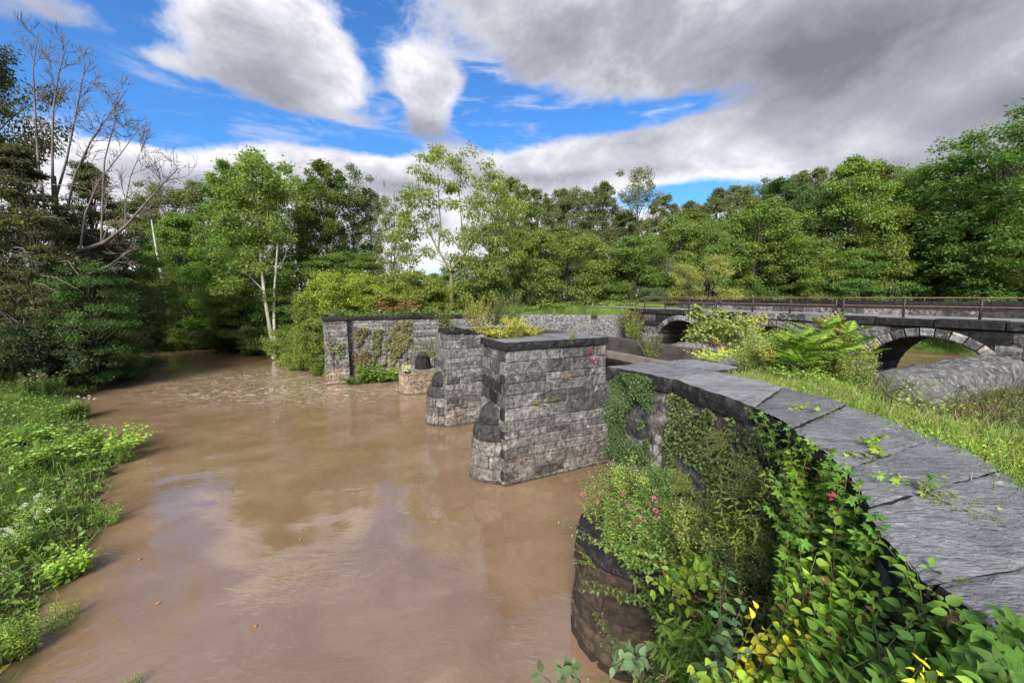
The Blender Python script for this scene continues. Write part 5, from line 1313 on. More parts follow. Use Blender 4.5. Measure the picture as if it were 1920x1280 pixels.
def herb(label, X, Y, tmpl, s, color, z=None, cat='weed clump', name='weed_clump', flowers=(), fcol=(.5, .16, .28), zs=1.0, group=None, rot=None):
    sm, fm, h = HT[tmpl]; r = random.Random(hash((round(X * 100), round(Y * 100))) & 0xffff)
    t = thing(name, label, cat, (X, Y, (gz(X, Y) if z is None else z) - .03), group); t.scale = (s, s, s * zs); t.rotation_euler = (0, 0, rot if rot is not None else r.uniform(0, 6.28))
    obj('stems', sm, t); f = obj('foliage', fm, t, color=color); f['kind'] = 'stuff'
    for (fx, fy, fz) in flowers:
        o = obj('flower_head', FL[r.randint(0, 1)], t, color=fcol); o.location = (fx, fy, fz); o.scale = (1 / s * r.uniform(.6, 1.0),) * 3
    return t
def wpx(px, py, z):
    r_ = ray(px, py); t_ = (z - EYE) / r_.z; return r_.x * t_, r_.y * t_
def rf(seed, n, r, z0, z1):
    q = random.Random(seed); return [(q.uniform(-r, r), q.uniform(-r, r), q.uniform(z0, z1)) for _ in range(n)]
# left bank clumps (placed where they stand on the bank)
LB = [
 (205, 845, .3, 'mound', 1.9, (.105, .205, .014), 'bushy leaf mound jutting into the river on the left bank', 0), (235, 862, .1, 'lance', .9, (.08, .16, .014), 'grassy tuft at the tip of the jutting leaf mound', 0),
 (120, 840, .6, 'mound', 1.6, (.075, .16, .013), 'dark green leafy mound left of the jutting mound', 0), (60, 870, .8, 'broad', 1.2, (.085, .17, .013), 'broad leaved clump at the left edge above the white flowers', 0),
 (75, 960, .8, 'tall', 1.0, (.10, .19, .02), 'clump of white flowering weeds at the left edge', 13), (30, 1010, .8, 'tall', .9, (.10, .19, .02), 'second clump of white flowers below the first at the left edge', 10),
 (125, 1050, .5, 'broad', .9, (.13, .25, .015), 'pale broad leaves close to the water on the left bank', 0), (195, 960, .4, 'lance', 1.0, (.09, .18, .014), 'grass tuft leaning over the water below the jutting mound', 0),
 (120, 770, .7, 'broad', 1.3, (.06, .13, .016), 'dull green clump near the narrow part of the left bank', 0), (60, 740, .8, 'tall', 1.5, (.07, .12, .03), 'tall weeds with dusky pink heads near the dark trees', 9), (100, 728, .9, 'tall', 1.6, (.06, .12, .03), 'dusky pink topped weeds nearest the dead tree', 8),
 (155, 770, .4, 'tall', 1.2, (.09, .15, .02), 'thin white topped weeds at the water edge of the left bank', 8), (200, 705, .5, 'mound', 2.2, (.05, .115, .014), 'green mound under the overhanging layered tree', 0), (160, 715, .7, 'mound', 2.0, (.06, .13, .014), 'green mound beside the layered tree, nearer the camera', 0),
 (100, 1130, .5, 'lance', .8, (.10, .20, .014), 'bright grass tuft on the lower left bank', 0), (40, 1190, .4, 'lance', .9, (.10, .19, .014), 'grass tuft at the bottom left corner', 0), (30, 820, .9, 'mound', 1.5, (.095, .2, .014), 'light green mound at the left edge', 0),
]
for (px, py, z, tm, s, c, lab, fl) in LB:
    X, Y = wpx(px, py, max(z, .1)); white = 'white' in lab
    herb(lab, X, Y, tm, s, c, flowers=rf(int(px), fl, .38, .62, 1.02), fcol=(.36, .36, .33) if white else (.34, .2, .22))
herb('thin grass blades at the bottom edge in the shallows', *wpx(250, 1275, .1), 'wispy', .32, (.12, .20, .03), z=-.04)
# plants on the piers and beams
p = uv(14.35, 7.2, 5.45)
herb('yellow bush growing on the cap of the nearest pier', p.x, p.y, 'golden', 1.0, (.20, .215, .025), z=5.43, cat='bush', name='yellow_bush', zs=.8)
p = uv(14.7, 6.5, 5.45); herb('pale yellow low bush spilling over the river end of the nearest pier cap', p.x, p.y, 'mound', 1.1, (.19, .215, .025), z=5.43, cat='bush', name='yellow_bush', zs=1.0)
p = uv(14.9, 8.0, 5.45); herb('lime yellow low bush in the middle of the nearest pier cap', p.x, p.y, 'mound', .95, (.21, .235, .02), z=5.43, cat='bush', name='yellow_bush')
p = uv(21.5, 8.2, 5.38); herb('tall thin yellow stalked weed behind the yellow bush', p.x, p.y, 'wispy', 1.9, (.26, .26, .03), z=5.36)
p = uv(22.0, 9.6, 5.38); herb('grey green feathery goldenrod clump on the middle pier', p.x, p.y, 'lance', 1.7, (.11, .145, .045), z=5.36)
p = uv(21.4, 10.3, 5.38); herb('tall dusty green weeds at the back of the middle pier', p.x, p.y, 'wispy', 2.1, (.10, .125, .05), z=5.36)
p = uv(20.9, 10.4, 5.38); herb('fresh green weeds at the right end of the middle pier', p.x, p.y, 'lance', 1.3, (.12, .19, .025), z=5.36)
p = uv(21.0, 6.6, 5.2); herb('straw coloured dry grass on the broken corner of the middle pier', p.x, p.y, 'dry', .6, (.40, .30, .18), z=5.2)
p = uv(21.8, 6.3, 5.2); herb('leafy sapling growing from the broken top of the middle pier', p.x, p.y, 'tall', 1.5, (.08, .12, .03), z=5.25)
for i, (v, z, lab, c, s) in enumerate(((8.6, 3.9, 'dry tuft hanging from the upper joints of the nearest pier', (.20, .15, .06), .35), (7.3, 3.0, 'small green tuft in a joint of the nearest pier near its cutwater', (.10, .15, .02), .28), (8.05, 3.05, 'small vine tuft in the middle of the nearest pier face', (.09, .13, .02), .30), (9.0, 5.42, 'pale sprig over the cap edge of the nearest pier', (.20, .25, .06), .45))):
    p = uv(12.83, v, z); herb(lab, p.x, p.y, 'trail' if z < 5 else 'wispy', s, c, z=z)
p = uv(11.2, 11.6, 5.3); herb('slender weed growing on the brown trunk beam', p.x, p.y, 'wispy', 1.0, (.13, .19, .03), z=4.75)
p = uv(8.0, 11.0, 4.8); herb('lime green moss tuft at the abutment end of the lower ledge', p.x, p.y, 'mound', .8, (.22, .30, .02), z=5.1)
for i, (uu, vv, lab, c) in enumerate(((6.9, 9.3, 'bright creeping weeds in the first joint of the abutment slabs', (.17, .25, .02)), (7.0, 10.2, 'bright mossy weeds at the back joint of the abutment slabs', (.22, .30, .03)), (6.1, 10.6, 'yellow green weeds at the right end of the abutment slabs', (.20, .26, .03)))):
    p = uv(uu, vv); herb(lab, p.x, p.y, 'mound', .5, c, z=5.43, zs=.6)
# stump pier shrubs, foot of the far wall
p = uv(29.6, 9.2); herb('thick green shrub growing on the low ruined pier', p.x, p.y, 'tall', 2.6, (.05, .095, .015), z=2.4, cat='bush', name='shrub'); p = uv(29.0, 8.2)
herb('dark leafy shrub hanging over the front of the low ruined pier', p.x, p.y, 'trail', 2.2, (.06, .10, .016), z=2.3, cat='bush', name='shrub')
p = uv(28.3, 5.4); herb('pale yellow leaved sprig on the dome of the low ruined pier', p.x, p.y, 'broad', .7, (.5, .5, .22), z=1.75)
for i, (v, s, c, lab) in enumerate(((2.5, 1.7, (.05, .10, .014), 'dark green bush at the water beside the end pillar'), (3.5, 2.0, (.075, .15, .014), 'bright green bush at the foot of the far wall'), (4.5, 1.9, (.06, .125, .014), 'green bush at the middle foot of the far wall'), (5.4, 1.5, (.11, .19, .016), 'light leaved weeds left of the low ruined pier'), (6.3, 1.6, (.05, .09, .014), 'dark weeds behind the low ruined pier'))):
    p = uv(34.2, v); herb(lab, p.x, p.y, 'broad' if i % 2 else 'mound', s, c, z=0, cat='bush', name='shrub')
# around the bridge
p = uv(26.4, 24.4); herb('dark weedy shrub with rusty tops left of the left arch', p.x, p.y, 'tall', 2.6, (.07, .085, .025), z=3.9, cat='bush', name='shrub')
p = uv(26.9, 25.2); herb('reddish brown weeds against the bridge end', p.x, p.y, 'wispy', 2.2, (.14, .08, .045), z=4.2)
p = uv(24.6, 23.3); herb('light green weeds at the foot of the left arch', p.x, p.y, 'lance', 2.0, (.11, .17, .025), z=3.6)
p = uv(28.6, 22.3); herb('small weed on the pitted concrete wall', p.x, p.y, 'lance', .9, (.13, .19, .03), z=5.3)
# scrub in the canal bed and beside the coping
SC = [(1345, 700, 'golden', .75, (.12, .16, .03), 'goldenrod clump at the far end of the coping'), (1395, 705, 'lance', .8, (.13, .20, .03), 'feathery green weeds beside the coping near the sumac'), (1440, 712, 'golden', .75, (.17, .19, .035), 'yellowish weeds at the foot of the sumac'), (1375, 690, 'dry', .55, (.22, .17, .10), 'dry brown stalks behind the goldenrod clump'),
 (1490, 722, 'mound', .7, (.14, .24, .02), 'bright low weeds under the sumac by the slabs'), (1600, 735, 'lance', .8, (.12, .18, .03), 'weeds right of the sumac stems'), (1560, 722, 'tall', .8, (.11, .17, .02), 'leafy stalks below the sumac fronds'), (1650, 745, 'trail', 1.0, (.10, .15, .03), 'trailing weeds beside the dark dead stalks'),
 (1730, 770, 'wispy', .9, (.13, .13, .05), 'tangled thin weeds in front of the low rough wall'), (1790, 775, 'trail', 1.1, (.12, .16, .03), 'olive tangle before the low rough wall'), (1850, 790, 'golden', .8, (.12, .16, .03), 'weedy tangle near the right edge'), (1880, 760, 'trail', 1.3, (.06, .10, .02), 'dark bushy weeds at the right edge below the rough wall'), (1900, 820, 'lance', .7, (.13, .23, .018), 'bright grassy weeds at the right edge'), (1810, 810, 'lance', .6, (.12, .21, .018), 'bright grass tuft above the slabs on the right'), (1700, 790, 'lance', .55, (.12, .21, .018), 'grass tuft halfway along the slab edge')]
for (px, py, tm, s, c, lab) in SC:
    X, Y = wpx(px, py, 5.2 if px < 1660 else 4.75); herb(lab, X, Y, tm, s, c, flowers=rf(px, 7, .2, .8, 1.0) if px == 1790 else (), fcol=(.30, .07, .30))
for (px, py, tm, s_, c, lab) in ((1425, 690, 'golden', .95, (.10, .15, .03), 'tall weeds left of the sumac with pale plumes'), (1465, 702, 'tall', .85, (.085, .165, .02), 'leafy bright weeds in front of the sumac stems'), (1520, 712, 'lance', .8, (.10, .18, .022), 'fresh green weeds right in front of the sumac'), (1585, 712, 'golden', .9, (.13, .155, .035), 'yellowing weeds at the right foot of the sumac'), (1630, 700, 'tall', 1.0, (.075, .12, .03), 'grey green weeds between the sumac and the dead stalks'),
        (1700, 750, 'dry', .6, (.10, .06, .05), 'brown twiggy weeds before the low rough wall'), (1760, 765, 'dry', .7, (.08, .055, .045), 'dark twiggy tangle before the middle of the low rough wall'), (1830, 775, 'dry', .7, (.09, .06, .05), 'dark twigs before the right part of the low rough wall'), (1895, 790, 'tall', .8, (.045, .08, .018), 'dark leafy weeds at the right edge before the rough wall')):
    X, Y = wpx(px, py, 5.25 if px < 1660 else 4.7); herb(lab, X, Y, tm, s_, c)
def edge_at(f, w):
    i = min(int(f), len(WALL_L) - 2); return Vector(WALL_L[i]).lerp(Vector(WALL_L[i + 1]), f - i).lerp(Vector(WALL_R[i]).lerp(Vector(WALL_R[i + 1]), f - i), w)
rs = random.Random(3)
for f in (4.0, 5.55, 7.0, 8.55, 9.55):
    for k in range(3):
        q = edge_at(f, rs.uniform(.1, .95)); herb('small moss tuft in a joint of the coping slabs', q.x, q.y, 'mound', rs.uniform(.08, .16), rs.choice([(.06, .09, .02), (.09, .13, .02), (.07, .07, .03)]), z=5.43, zs=.5, group='moss tufts in the slab joints')
# dark dead stalks
X, Y = wpx(1672, 745, 5.0); t = thing('dead_stalks', 'bare dark dead stalks standing before the left end of the low rough wall', 'dead weed', (X, Y, gz(X, Y))); rng = np.random.RandomState(4)
for i in range(6):
    tr = []; b = np.array([X + rng.normal() * .12, Y + rng.normal() * .12, gz(X, Y) - .05]); tip = b + np.array([rng.normal() * .25, rng.normal() * .2, rng.uniform(.7, 1.2)])
    twigs(rng, bez(b, b * .5 + tip * .5 + rng.normal(size=3) * .06, tip, 5), .016, .006, 1, tr, .35, 5, .7); V, F = catvf(tr); part('stalk', V, F, M_TWIG, t)
# vine shrub before the middle of the bridge
def leafy_mass(name, label, cat, pts, radii, per, L, color, root, seed, asp=.8, flat=.8, mat_=None, stem=.03, extra=None):
    rng = np.random.RandomState(seed); t = thing(name, label, cat, root)
    C = np.array([tuple(p) for p in pts]); V, F = cluster_leaves(rng, C, np.asarray(radii), per, L, flat, .3, asp); f = part('foliage', V, F, mat_ or M_HERB, t, color=color); f['kind'] = 'stuff'
    tv = []
    for i in range(0, len(C), 3):
        r0 = np.array(root) + rng.normal(size=3) * np.array([.2, .2, 0]); tv.append(tube(bez(r0, r0 * .5 + C[i] * .5 + np.array([0, 0, .3]), C[i], 6), np.linspace(stem, .006, 6), 4))
    V, F = catvf(tv); part('stem', V, F, M_TWIG, t)
    if extra:
        C2, r2, n2, col2, L2 = extra; V, F = cluster_leaves(rng, np.array([tuple(p) for p in C2]), np.asarray(r2), n2, L2, flat, .3, asp); f = part('red_foliage', V, F, mat_ or M_HERB, t, color=col2); f['kind'] = 'stuff'; f['label'] = 'reddish lower leaves'
    return t
rs = random.Random(31)
pts = [at(rs.gauss(1352, 30), rs.uniform(605, 665), 21.5 + rs.gauss(0, .7)) for _ in range(60)] + [at(x + rs.gauss(0, 5), y + rs.gauss(0, 5), 22) for x, y in ((1305, 592), (1315, 585), (1340, 600), (1355, 590), (1325, 605), (1405, 612), (1415, 625), (1300, 640), (1295, 655), (1420, 650), (1430, 640), (1310, 620)) for _ in range(2)]
ex = [at(rs.gauss(1345, 30), rs.uniform(645, 668), 20.6) for _ in range(12)]
r0 = uv(14, 20.0, 3.3); leafy_mass('vine_bush', 'large yellow green creeper bush between the left and middle arches', 'bush', pts, [.38] * len(pts), 60, .17, (.085, .125, .020), tuple(r0), 32, extra=(ex, [.3] * 12, 40, (.13, .05, .03), .16))
pts = [at(1410 + rs.gauss(0, 14), 605 + rs.gauss(0, 10), 25.0) for _ in range(14)]
leafy_mass('vine_bush', 'small yellow vine hanging beside the middle arch', 'vine', pts, [.3] * 14, 55, .17, (.14, .165, .025), tuple(at(1420, 640, 25.2)), 33)
w_ = uv(11.75, VF - .25)
pts = [Vector((w_.x + rs.gauss(0, .45), w_.y + rs.gauss(0, .2) , rs.uniform(4.4, 6.0))) for _ in range(30)]
leafy_mass('vine_bush', 'olive and reddish vine draped over the bridge left of the right arch', 'vine', pts, [.28] * 30, 55, .15, (.13, .14, .025), (w_.x, w_.y, 3.0), 34)
# ---------------- creepers on the walls
def wall_creeper(label, path, s0, s1, z0, z1, n, L, color, seed, thr=.0, out=(.03, .28), batter=.02, asp=.65, nstem=7, name='creeper', hang=.55, sides=True, group='creepers on the walls'):
    rng = np.random.RandomState(seed); s = rng.uniform(s0, s1, n * 3); z = rng.uniform(z0, z1, n * 3)
    m = np.array([mnoise.noise((a * 1.1, b * .8, seed)) + .6 * mnoise.noise((a * 2.9, b * 2.3, seed + 3)) for a, b in zip(s, z)])
    m = m * 1.7; fade = np.minimum(np.minimum((s - s0), (s1 - s)) / .35, np.minimum((z - z0) / .4, (z1 - z) / .2)); k = m + np.clip(fade, -1, 1) * .35 > thr + .2; s, z = s[k][:n], z[k][:n]; nn = len(s)
    P, N2 = path.ev(s); th = out[0] + (out[1] - out[0]) * np.clip(.4 + .8 * np.array([mnoise.noise((a * 2.1, b * 1.7, seed + 9)) for a, b in zip(s, z)]), .05, 1) * rng.rand(nn) ** .5
    o = th + (5.1 - z) * batter; C = np.concatenate([P + N2 * o[:, None], z[:, None]], 1)
    N3 = np.concatenate([N2, np.zeros((nn, 1))], 1); tg = np.stack([-N2[:, 1], N2[:, 0], np.zeros(nn)], 1)
    T = unit(np.array([0, 0, -hang]) + tg * rng.normal(size=(nn, 1)) * .8 + N3 * rng.uniform(-.1, .7, (nn, 1)) + rng.normal(size=(nn, 3)) * .25)
    N = unit(N3 * .8 + np.array([0, 0, .65]) + rng.normal(size=(nn, 3)) * .4); ll = L * rng.uniform(.5, 1.4, nn)
    c = C.mean(0); t = thing(name, label, 'creeper', tuple(c), group); V, F = leaves(C, T, N, ll, ll * asp); f = part('foliage', V, F, M_VINE, t, color=color); f['kind'] = 'stuff'
    tv = []
    for i in range(nstem):
        a = rng.uniform(s0, s1); b = a + rng.normal() * .5; zz = np.linspace(z0, z1, 9); sv = np.clip(np.interp(zz, [z0, z1], [a, b]) + rng.normal(size=9) * .06, 0.01, path.L - .01); Pp, Nn = path.ev(sv)
        tv.append(tube(np.concatenate([Pp + Nn * (.03 + (5.1 - zz) * batter)[:, None], zz[:, None]], 1), np.linspace(.016, .006, 9), 4))
    V, F = catvf(tv); part('stem', V, F, M_TWIG, t); return t
LN = NEARP.L
wall_creeper('thick dark green creeper hanging off the corner of the near abutment', NEARP, LN - 1.25, LN - .01, 3.4, 5.42, 7500, .05, (.022, .046, .009), 61, thr=-.42, out=(.08, .55), hang=.9)
wall_creeper('creeper mat covering the wall just right of the pale corner stones', NEARP, LN - 3.4, LN - 1.55, 3.2, 5.15, 2600, .075, (.040, .062, .013), 62, thr=-.18, out=(.03, .25))
wall_creeper('thin olive creeper on the lower wall behind the buttress', NEARP, LN - 3.6, LN - .9, 1.4, 3.6, 2400, .075, (.065, .085, .02), 63, thr=-.05)
wall_creeper('dense dark creeper curtain below the coping in the middle of the curved wall', NEARP, LN - 5.2, LN - 2.9, 2.6, 5.2, 3800, .070, (.036, .056, .012), 64, thr=-.22, out=(.03, .3))
wall_creeper('dark straggling creeper on the wall right of the dense curtain', NEARP, LN - 6.8, LN - 4.6, 1.6, 5.0, 3600, .065, (.036, .060, .012), 65, thr=-.15, out=(.03, .3))
wall_creeper('lower creeper growth on the shaded wall near the bottom of the picture', NEARP, LN - 8.3, LN - 6.0, 1.2, 4.6, 3200, .065, (.045, .075, .013), 66, thr=-.15)
wall_creeper('tangled leafy undergrowth standing off the wall at the lower right', NEARP, LN - 9.6, LN - 6.2, 2.4, 5.0, 3600, .10, (.045, .088, .015), 68, thr=-.3, out=(.15, .75), asp=.6)
wall_creeper('tangled leafy undergrowth on the wall foot behind the pink flowers', NEARP, LN - 6.6, LN - 3.2, 1.0, 4.0, 3600, .09, (.045, .088, .015), 69, thr=-.25, out=(.1, .6), asp=.5)
wall_creeper('reddish stemmed creeper close under the nearest coping stones', NEARP, LN - 9.5, LN - 7.4, 2.6, 5.1, 2600, .07, (.06, .09, .016), 67, thr=-.15)
FP = Path([uv(35.1, 7.3), uv(35.1, 2.0)]); FP2 = Path([uv(34.45, 1.9), uv(34.45, .3)])
wall_creeper('browning creeper on the far wall right beside the end pillar', FP, 3.7, 5.2, .8, 4.5, 1500, .17, (.062, .058, .018), 71, thr=.02, batter=.008)
wall_creeper('patchy green creeper in the middle of the far wall', FP, 1.9, 3.4, 1.2, 4.4, 900, .16, (.052, .068, .018), 72, thr=.16, batter=.008)
wall_creeper('yellowish creeper on the far wall above the low ruined pier', FP, .2, 1.9, .8, 5.0, 1700, .17, (.070, .075, .018), 73, thr=.0, batter=.008)
wall_creeper('a few green shoots in the joints of the end pillar', FP2, .3, 1.3, 1.5, 5.0, 160, .16, (.06, .09, .02), 74, thr=.25, batter=.008)
TUFT = ['lance', 'wispy', 'trail', 'golden', 'tall', 'trail', 'lance']
rs = random.Random(19)
for i in range(34):
    sv = LN - rs.uniform(1.5, 7.0); zz = rs.uniform(1.2, 4.9); Pq, Nq = NEARP.ev(np.array(sv)); o_ = .08 + (5.1 - zz) * .02
    c = rs.choice([(.055, .095, .018), (.075, .125, .02), (.038, .075, .014), (.095, .13, .03), (.07, .07, .025), (.05, .11, .025)])
    h_ = herb('weed tuft rooted in the face of the curved wall', Pq[0] + Nq[0] * o_, Pq[1] + Nq[1] * o_, TUFT[i % 7], rs.uniform(.45, .85), c, z=zz, group='weeds rooted in the curved wall')
    ax = Vector((Nq[0], Nq[1], 0)); h_.rotation_euler = (Vector((0, 0, 1)) * rs.uniform(-.15, .6) + ax * 1.0).to_track_quat('Z', 'Y').to_euler()
# ---------------- weeds rooted on the buttress and the wall foot, about seven metres off
TB = [
 (2.05, 7.05, 2.3, 'lance', 1.0, (.075, .14, .018), 'pink flowering leafy weeds on the river side of the buttress top', 9), (2.55, 6.9, 2.35, 'tall', 1.05, (.060, .125, .015), 'dense dark green weeds in front of the buttress top', 8), (1.85, 7.8, 2.4, 'wispy', 1.0, (.12, .17, .03), 'light wispy weeds at the far left of the buttress top', 2),
 (2.5, 7.8, 2.65, 'golden', 1.0, (.10, .16, .025), 'goldenrod clump on the dome of the buttress', 0), (2.9, 7.3, 2.6, 'lance', 1.05, (.055, .13, .02), 'blue green narrow leaved weeds on the buttress against the wall', 0), (2.2, 8.4, 2.45, 'wispy', .95, (.13, .19, .03), 'yellow green weeds behind the buttress dome', 0),
 (2.75, 6.6, 2.2, 'tall', 1.1, (.055, .115, .014), 'leafy weeds hanging down the right of the buttress', 4), (3.0, 6.3, 2.4, 'trail', 1.2, (.075, .12, .018), 'trailing weeds between buttress and wall', 0), (3.05, 5.7, 2.7, 'golden', 1.1, (.085, .125, .02), 'olive goldenrod at the wall foot right of the buttress', 0),
 (3.1, 5.0, 2.9, 'lance', 1.1, (.08, .13, .03), 'grey green narrow leaved weeds at the wall foot', 0), (2.7, 5.3, 1.6, 'tall', 1.0, (.045, .10, .014), 'dark weeds low down in the corner right of the buttress', 3), (2.35, 5.3, .9, 'trail', .9, (.05, .10, .016), 'low weeds at the water by the bottom of the wall', 2), (2.95, 4.5, 3.0, 'wispy', 1.2, (.10, .14, .03), 'wispy pale weeds before the creeper curtain', 0),
 (2.65, 6.45, 1.75, 'trail', 1.1, (.05, .105, .015), 'leafy cascade over the right side of the buttress', 3), (2.8, 6.1, 1.1, 'tall', 1.0, (.04, .085, .013), 'dark leafy weeds in the corner between buttress and wall', 0), (2.75, 5.85, .5, 'lance', 1.0, (.045, .09, .016), 'shaded narrow leaved weeds at the water in the buttress corner', 1), (2.35, 6.75, 2.3, 'trail', 1.1, (.065, .13, .018), 'bright trailing weeds over the front lip of the buttress', 3),
 (1.62, 7.25, 1.9, 'trail', .42, (.07, .13, .018), 'small tuft growing from the side of the buttress', 0),
]
for (X, Y, z, tm, s, c, lab, fl) in TB:
    herb(lab, X, Y, tm, s, c, z=z, flowers=rf(int(X * 100), fl, .36, .45, 1.0), fcol=(.25, .095, .14))

rs = random.Random(8)
for k, (px, py) in enumerate(((478, 1178), (262, 1050), (300, 1130), (560, 1010), (705, 905), (820, 980))):
    X, Y = wpx(px, py, .02); t = thing('floating_leaf', ['small orange leaf floating on the brown water near the left bank', 'bit of leaf litter drifting right beside the grassy left bank', 'second drifting leaf close to the lower left bank', 'tiny leaf drifting in the middle of the river', 'tiny leaf drifting in the reflection of the trees', 'lone drifting leaf in mid river below the nearest pier'][k], 'leaf', (X, Y, .03))
    V, F = leaves(np.array([[X, Y, .035]]), np.array([[rs.uniform(-1, 1), rs.uniform(-1, 1), 0]]), np.array([[0, 0, 1.0]]), np.array([.11]), np.array([.07])); part('blade', V, F, M_HERB, t, color=(.20, .12, .04))
# ------------------------------------------------------------------ plants close to the camera, leaf by leaf
def blade(prof, n=5, cup=.10, curl=.18, fold=1.0):
    """one leaf: y along the blade 0..1, half width prof(y); two rows of quads folded on the midrib"""
    ys = np.linspace(0, 1, n + 1); V = []
    for y in ys:
        z = -curl * y * y; w = prof(y)
        V += [(-w, y, z + cup * w * 2 * fold), (0, y, z), (w, y, z + cup * w * 2 * fold)]
    F = []
    for i in range(n):
        a = i * 3; F += [(a, a + 1, a + 4, a + 3), (a + 1, a + 2, a + 5, a + 4)]
    return np.array(V), np.array(F)
ov = lambda y: .30 * math.sin(math.pi * min(1, y ** .72)) ** .85 + .004
ov2 = lambda y: .36 * math.sin(math.pi * min(1, (y * .97 + .03) ** .62)) * (1 - y ** 4 * .3) + .004
la = lambda y: .13 * math.sin(math.pi * y ** .75) + .004
def leaf_mesh(kind, seed=0):
    r = np.random.RandomState(seed); q = []
    if kind == 'ovate': V, F = blade(ov, 6, .16, r.uniform(.08, .3)); 
    elif kind == 'heart': V, F = blade(ov2, 6, .14, r.uniform(.1, .35))
    elif kind == 'lance': V, F = blade(la, 6, .2, r.uniform(.1, .4))
    elif kind == 'palm':
        for a, s in ((0, 1), (52, .86), (-52, .86), (108, .58), (-108, .58)):
            v, f = blade(lambda y: .23 * math.sin(math.pi * min(1, y ** .85)) ** .9 + .004, 4, .14, r.uniform(.1, .3)); v = v * s
            c, s_ = math.cos(R(a)), math.sin(R(a)); v = np.stack([v[:, 0] * c + v[:, 1] * s_, -v[:, 0] * s_ + v[:, 1] * c, v[:, 2]], 1); q.append((v + np.array([0, .12, 0]), f))
        V, F = catvf(q); V *= .8
    elif kind == 'pinnate':
        n = 11; ax = [np.array([0, y, -.28 * y * y + .05 * y]) for y in np.linspace(0, 1, 9)]; tv, tf = tube(ax, np.linspace(.010, .004, 9), 3); q.append((tv, tf))
        for i in range(n):
            y = .14 + .84 * i / (n - 1); L = .30 * math.sin(math.pi * (.18 + .76 * y)) ** .8 + .03; z = -.28 * y * y + .05 * y
            for s in (-1, 1):
                T = np.array([s * .93, .36, -.25 + r.normal() * .08]); N = np.array([s * .2, 0, 1.0])
                w = L * .115; T = T / np.linalg.norm(T); B = np.cross(T, N); B /= np.linalg.norm(B); N = np.cross(B, T); b = np.array([0, y, z])
                v = np.array([b, b + T * L * .4 + B * w + N * w * .3, b + T * L - N * L * .12, b + T * L * .4 - B * w + N * w * .3]); q.append((v, np.array([[0, 1, 2, 3]])))
        V, F = catvf(q)
    return build_mesh('leaf', V, F, M_CLOSE, True)
LM = {k: [leaf_mesh(k, s) for s in range(4)] for k in ('ovate', 'heart', 'lance', 'palm', 'pinnate')}
def put_leaf(parent, me, p, T, N, L, color, name='leaf'):
    T = Vector(T).normalized(); X = T.cross(Vector(N)); X = X.normalized() if X.length > 1e-4 else Vector((1, 0, 0)); N = X.cross(T)
    o = bpy.data.objects.new(name, me); col.objects.link(o); o.parent = parent; o.color = (*[min(.7, c_ * 1.2) for c_ in color], 1)
    M = Matrix((X, T, N)).transposed().to_4x4(); M = Matrix.Translation(Vector(p) - parent.location) @ M @ Matrix.Scale(L, 4)
    o.matrix_basis = M; return o
def near_plant(name, label, root, tips, kind, L, color, seed, spacing=.07, cat='shrub', c2=None, c2p=0.0, start=.15, droop=.25, stem_r=.006, sag=.0, whorl=2, up=1.0, stem_mat=None, jit=.10, group=None, col_tip=None):
    rng = np.random.RandomState(seed); t = thing(name, label, cat, tuple(root), group); root = np.array(tuple(root)); cnt = 0
    for tip in tips:
        tip = np.array(tuple(tip)); ln = np.linalg.norm(tip - root); b = root + rng.normal(size=3) * np.array([.10, .10, .0])
        mid = b * .5 + tip * .5 + np.array([0, 0, (.22 - sag) * ln]) + rng.normal(size=3) * ln * .06; pts = bez(b, mid, tip, 9)
        V, F = tube(pts, np.linspace(stem_r * 1.4, stem_r * .4, 9), 5); part('stem', V, F, stem_mat or M_STEM, t)
        s = np.concatenate([[0], np.cumsum(np.linalg.norm(np.diff(pts, axis=0), axis=1))]); f = start * s[-1]; az0 = rng.rand() * 6.28; k = 0
        while f < s[-1]:
            p = np.array([np.interp(f, s, pts[:, i]) for i in range(3)]); p2 = np.array([np.interp(min(f + .02, s[-1]), s, pts[:, i]) for i in range(3)]); p1 = np.array([np.interp(max(f - .02, 0), s, pts[:, i]) for i in range(3)]); ax = unit(p2 - p1)
            for w in range(whorl):
                a = az0 + k * 1.57 + w * (6.283 / whorl) + rng.normal() * .35; ref = np.array([0, 0, 1.0]) if abs(ax[2]) < .85 else np.array([1.0, 0, 0]); e1 = unit(np.cross(ax, ref)); e2 = np.cross(ax, e1); sd = e1 * math.cos(a) + e2 * math.sin(a)
                T = sd * .8 + ax * .35 + np.array([0, 0, -droop]) + rng.normal(size=3) * .22; N = np.array([0, 0, up]) + rng.normal(size=3) * .32 + np.array([-.05, -.35, 0])
                sz = L * 1.22 * rng.uniform(.6, 1.25) * (1 - .35 * (f / s[-1]) ** 2); c = color if rng.rand() > c2p else (c2 or color); c = (.13, .085, .035) if rng.rand() < .03 else c
                if col_tip is not None: m_ = (f / s[-1]) ** 7; c = tuple(a_ * (1 - m_) + b_ * m_ for a_, b_ in zip(c, col_tip))
                put_leaf(t, LM[kind][rng.randint(4)], p + sd * .012, T, N, sz, c); cnt += 1
            f += spacing * rng.uniform(.75, 1.3); k += 1
        put_leaf(t, LM[kind][rng.randint(4)], tip, unit(pts[-1] - pts[-2]) * .5 + rng.normal(size=3) * .5 + np.array([-.2, -.4, -.35]), np.array([0, -.2, 1]), L * (.45 if col_tip else .7), col_tip or color)
    return t
def wallpt(f, out, z):
    """a point by the curved wall: f = index along its edge line, out = metres to the river side"""
    i = min(int(f), len(WALL_L) - 2); a = Vector(WALL_L[i]).lerp(Vector(WALL_L[i + 1]), f - i); d = (Vector(WALL_L[i + 1]) - Vector(WALL_L[i])).normalized(); n = Vector((-d.y, d.x)); p = a + n * out; return Vector((p.x, p.y, z))
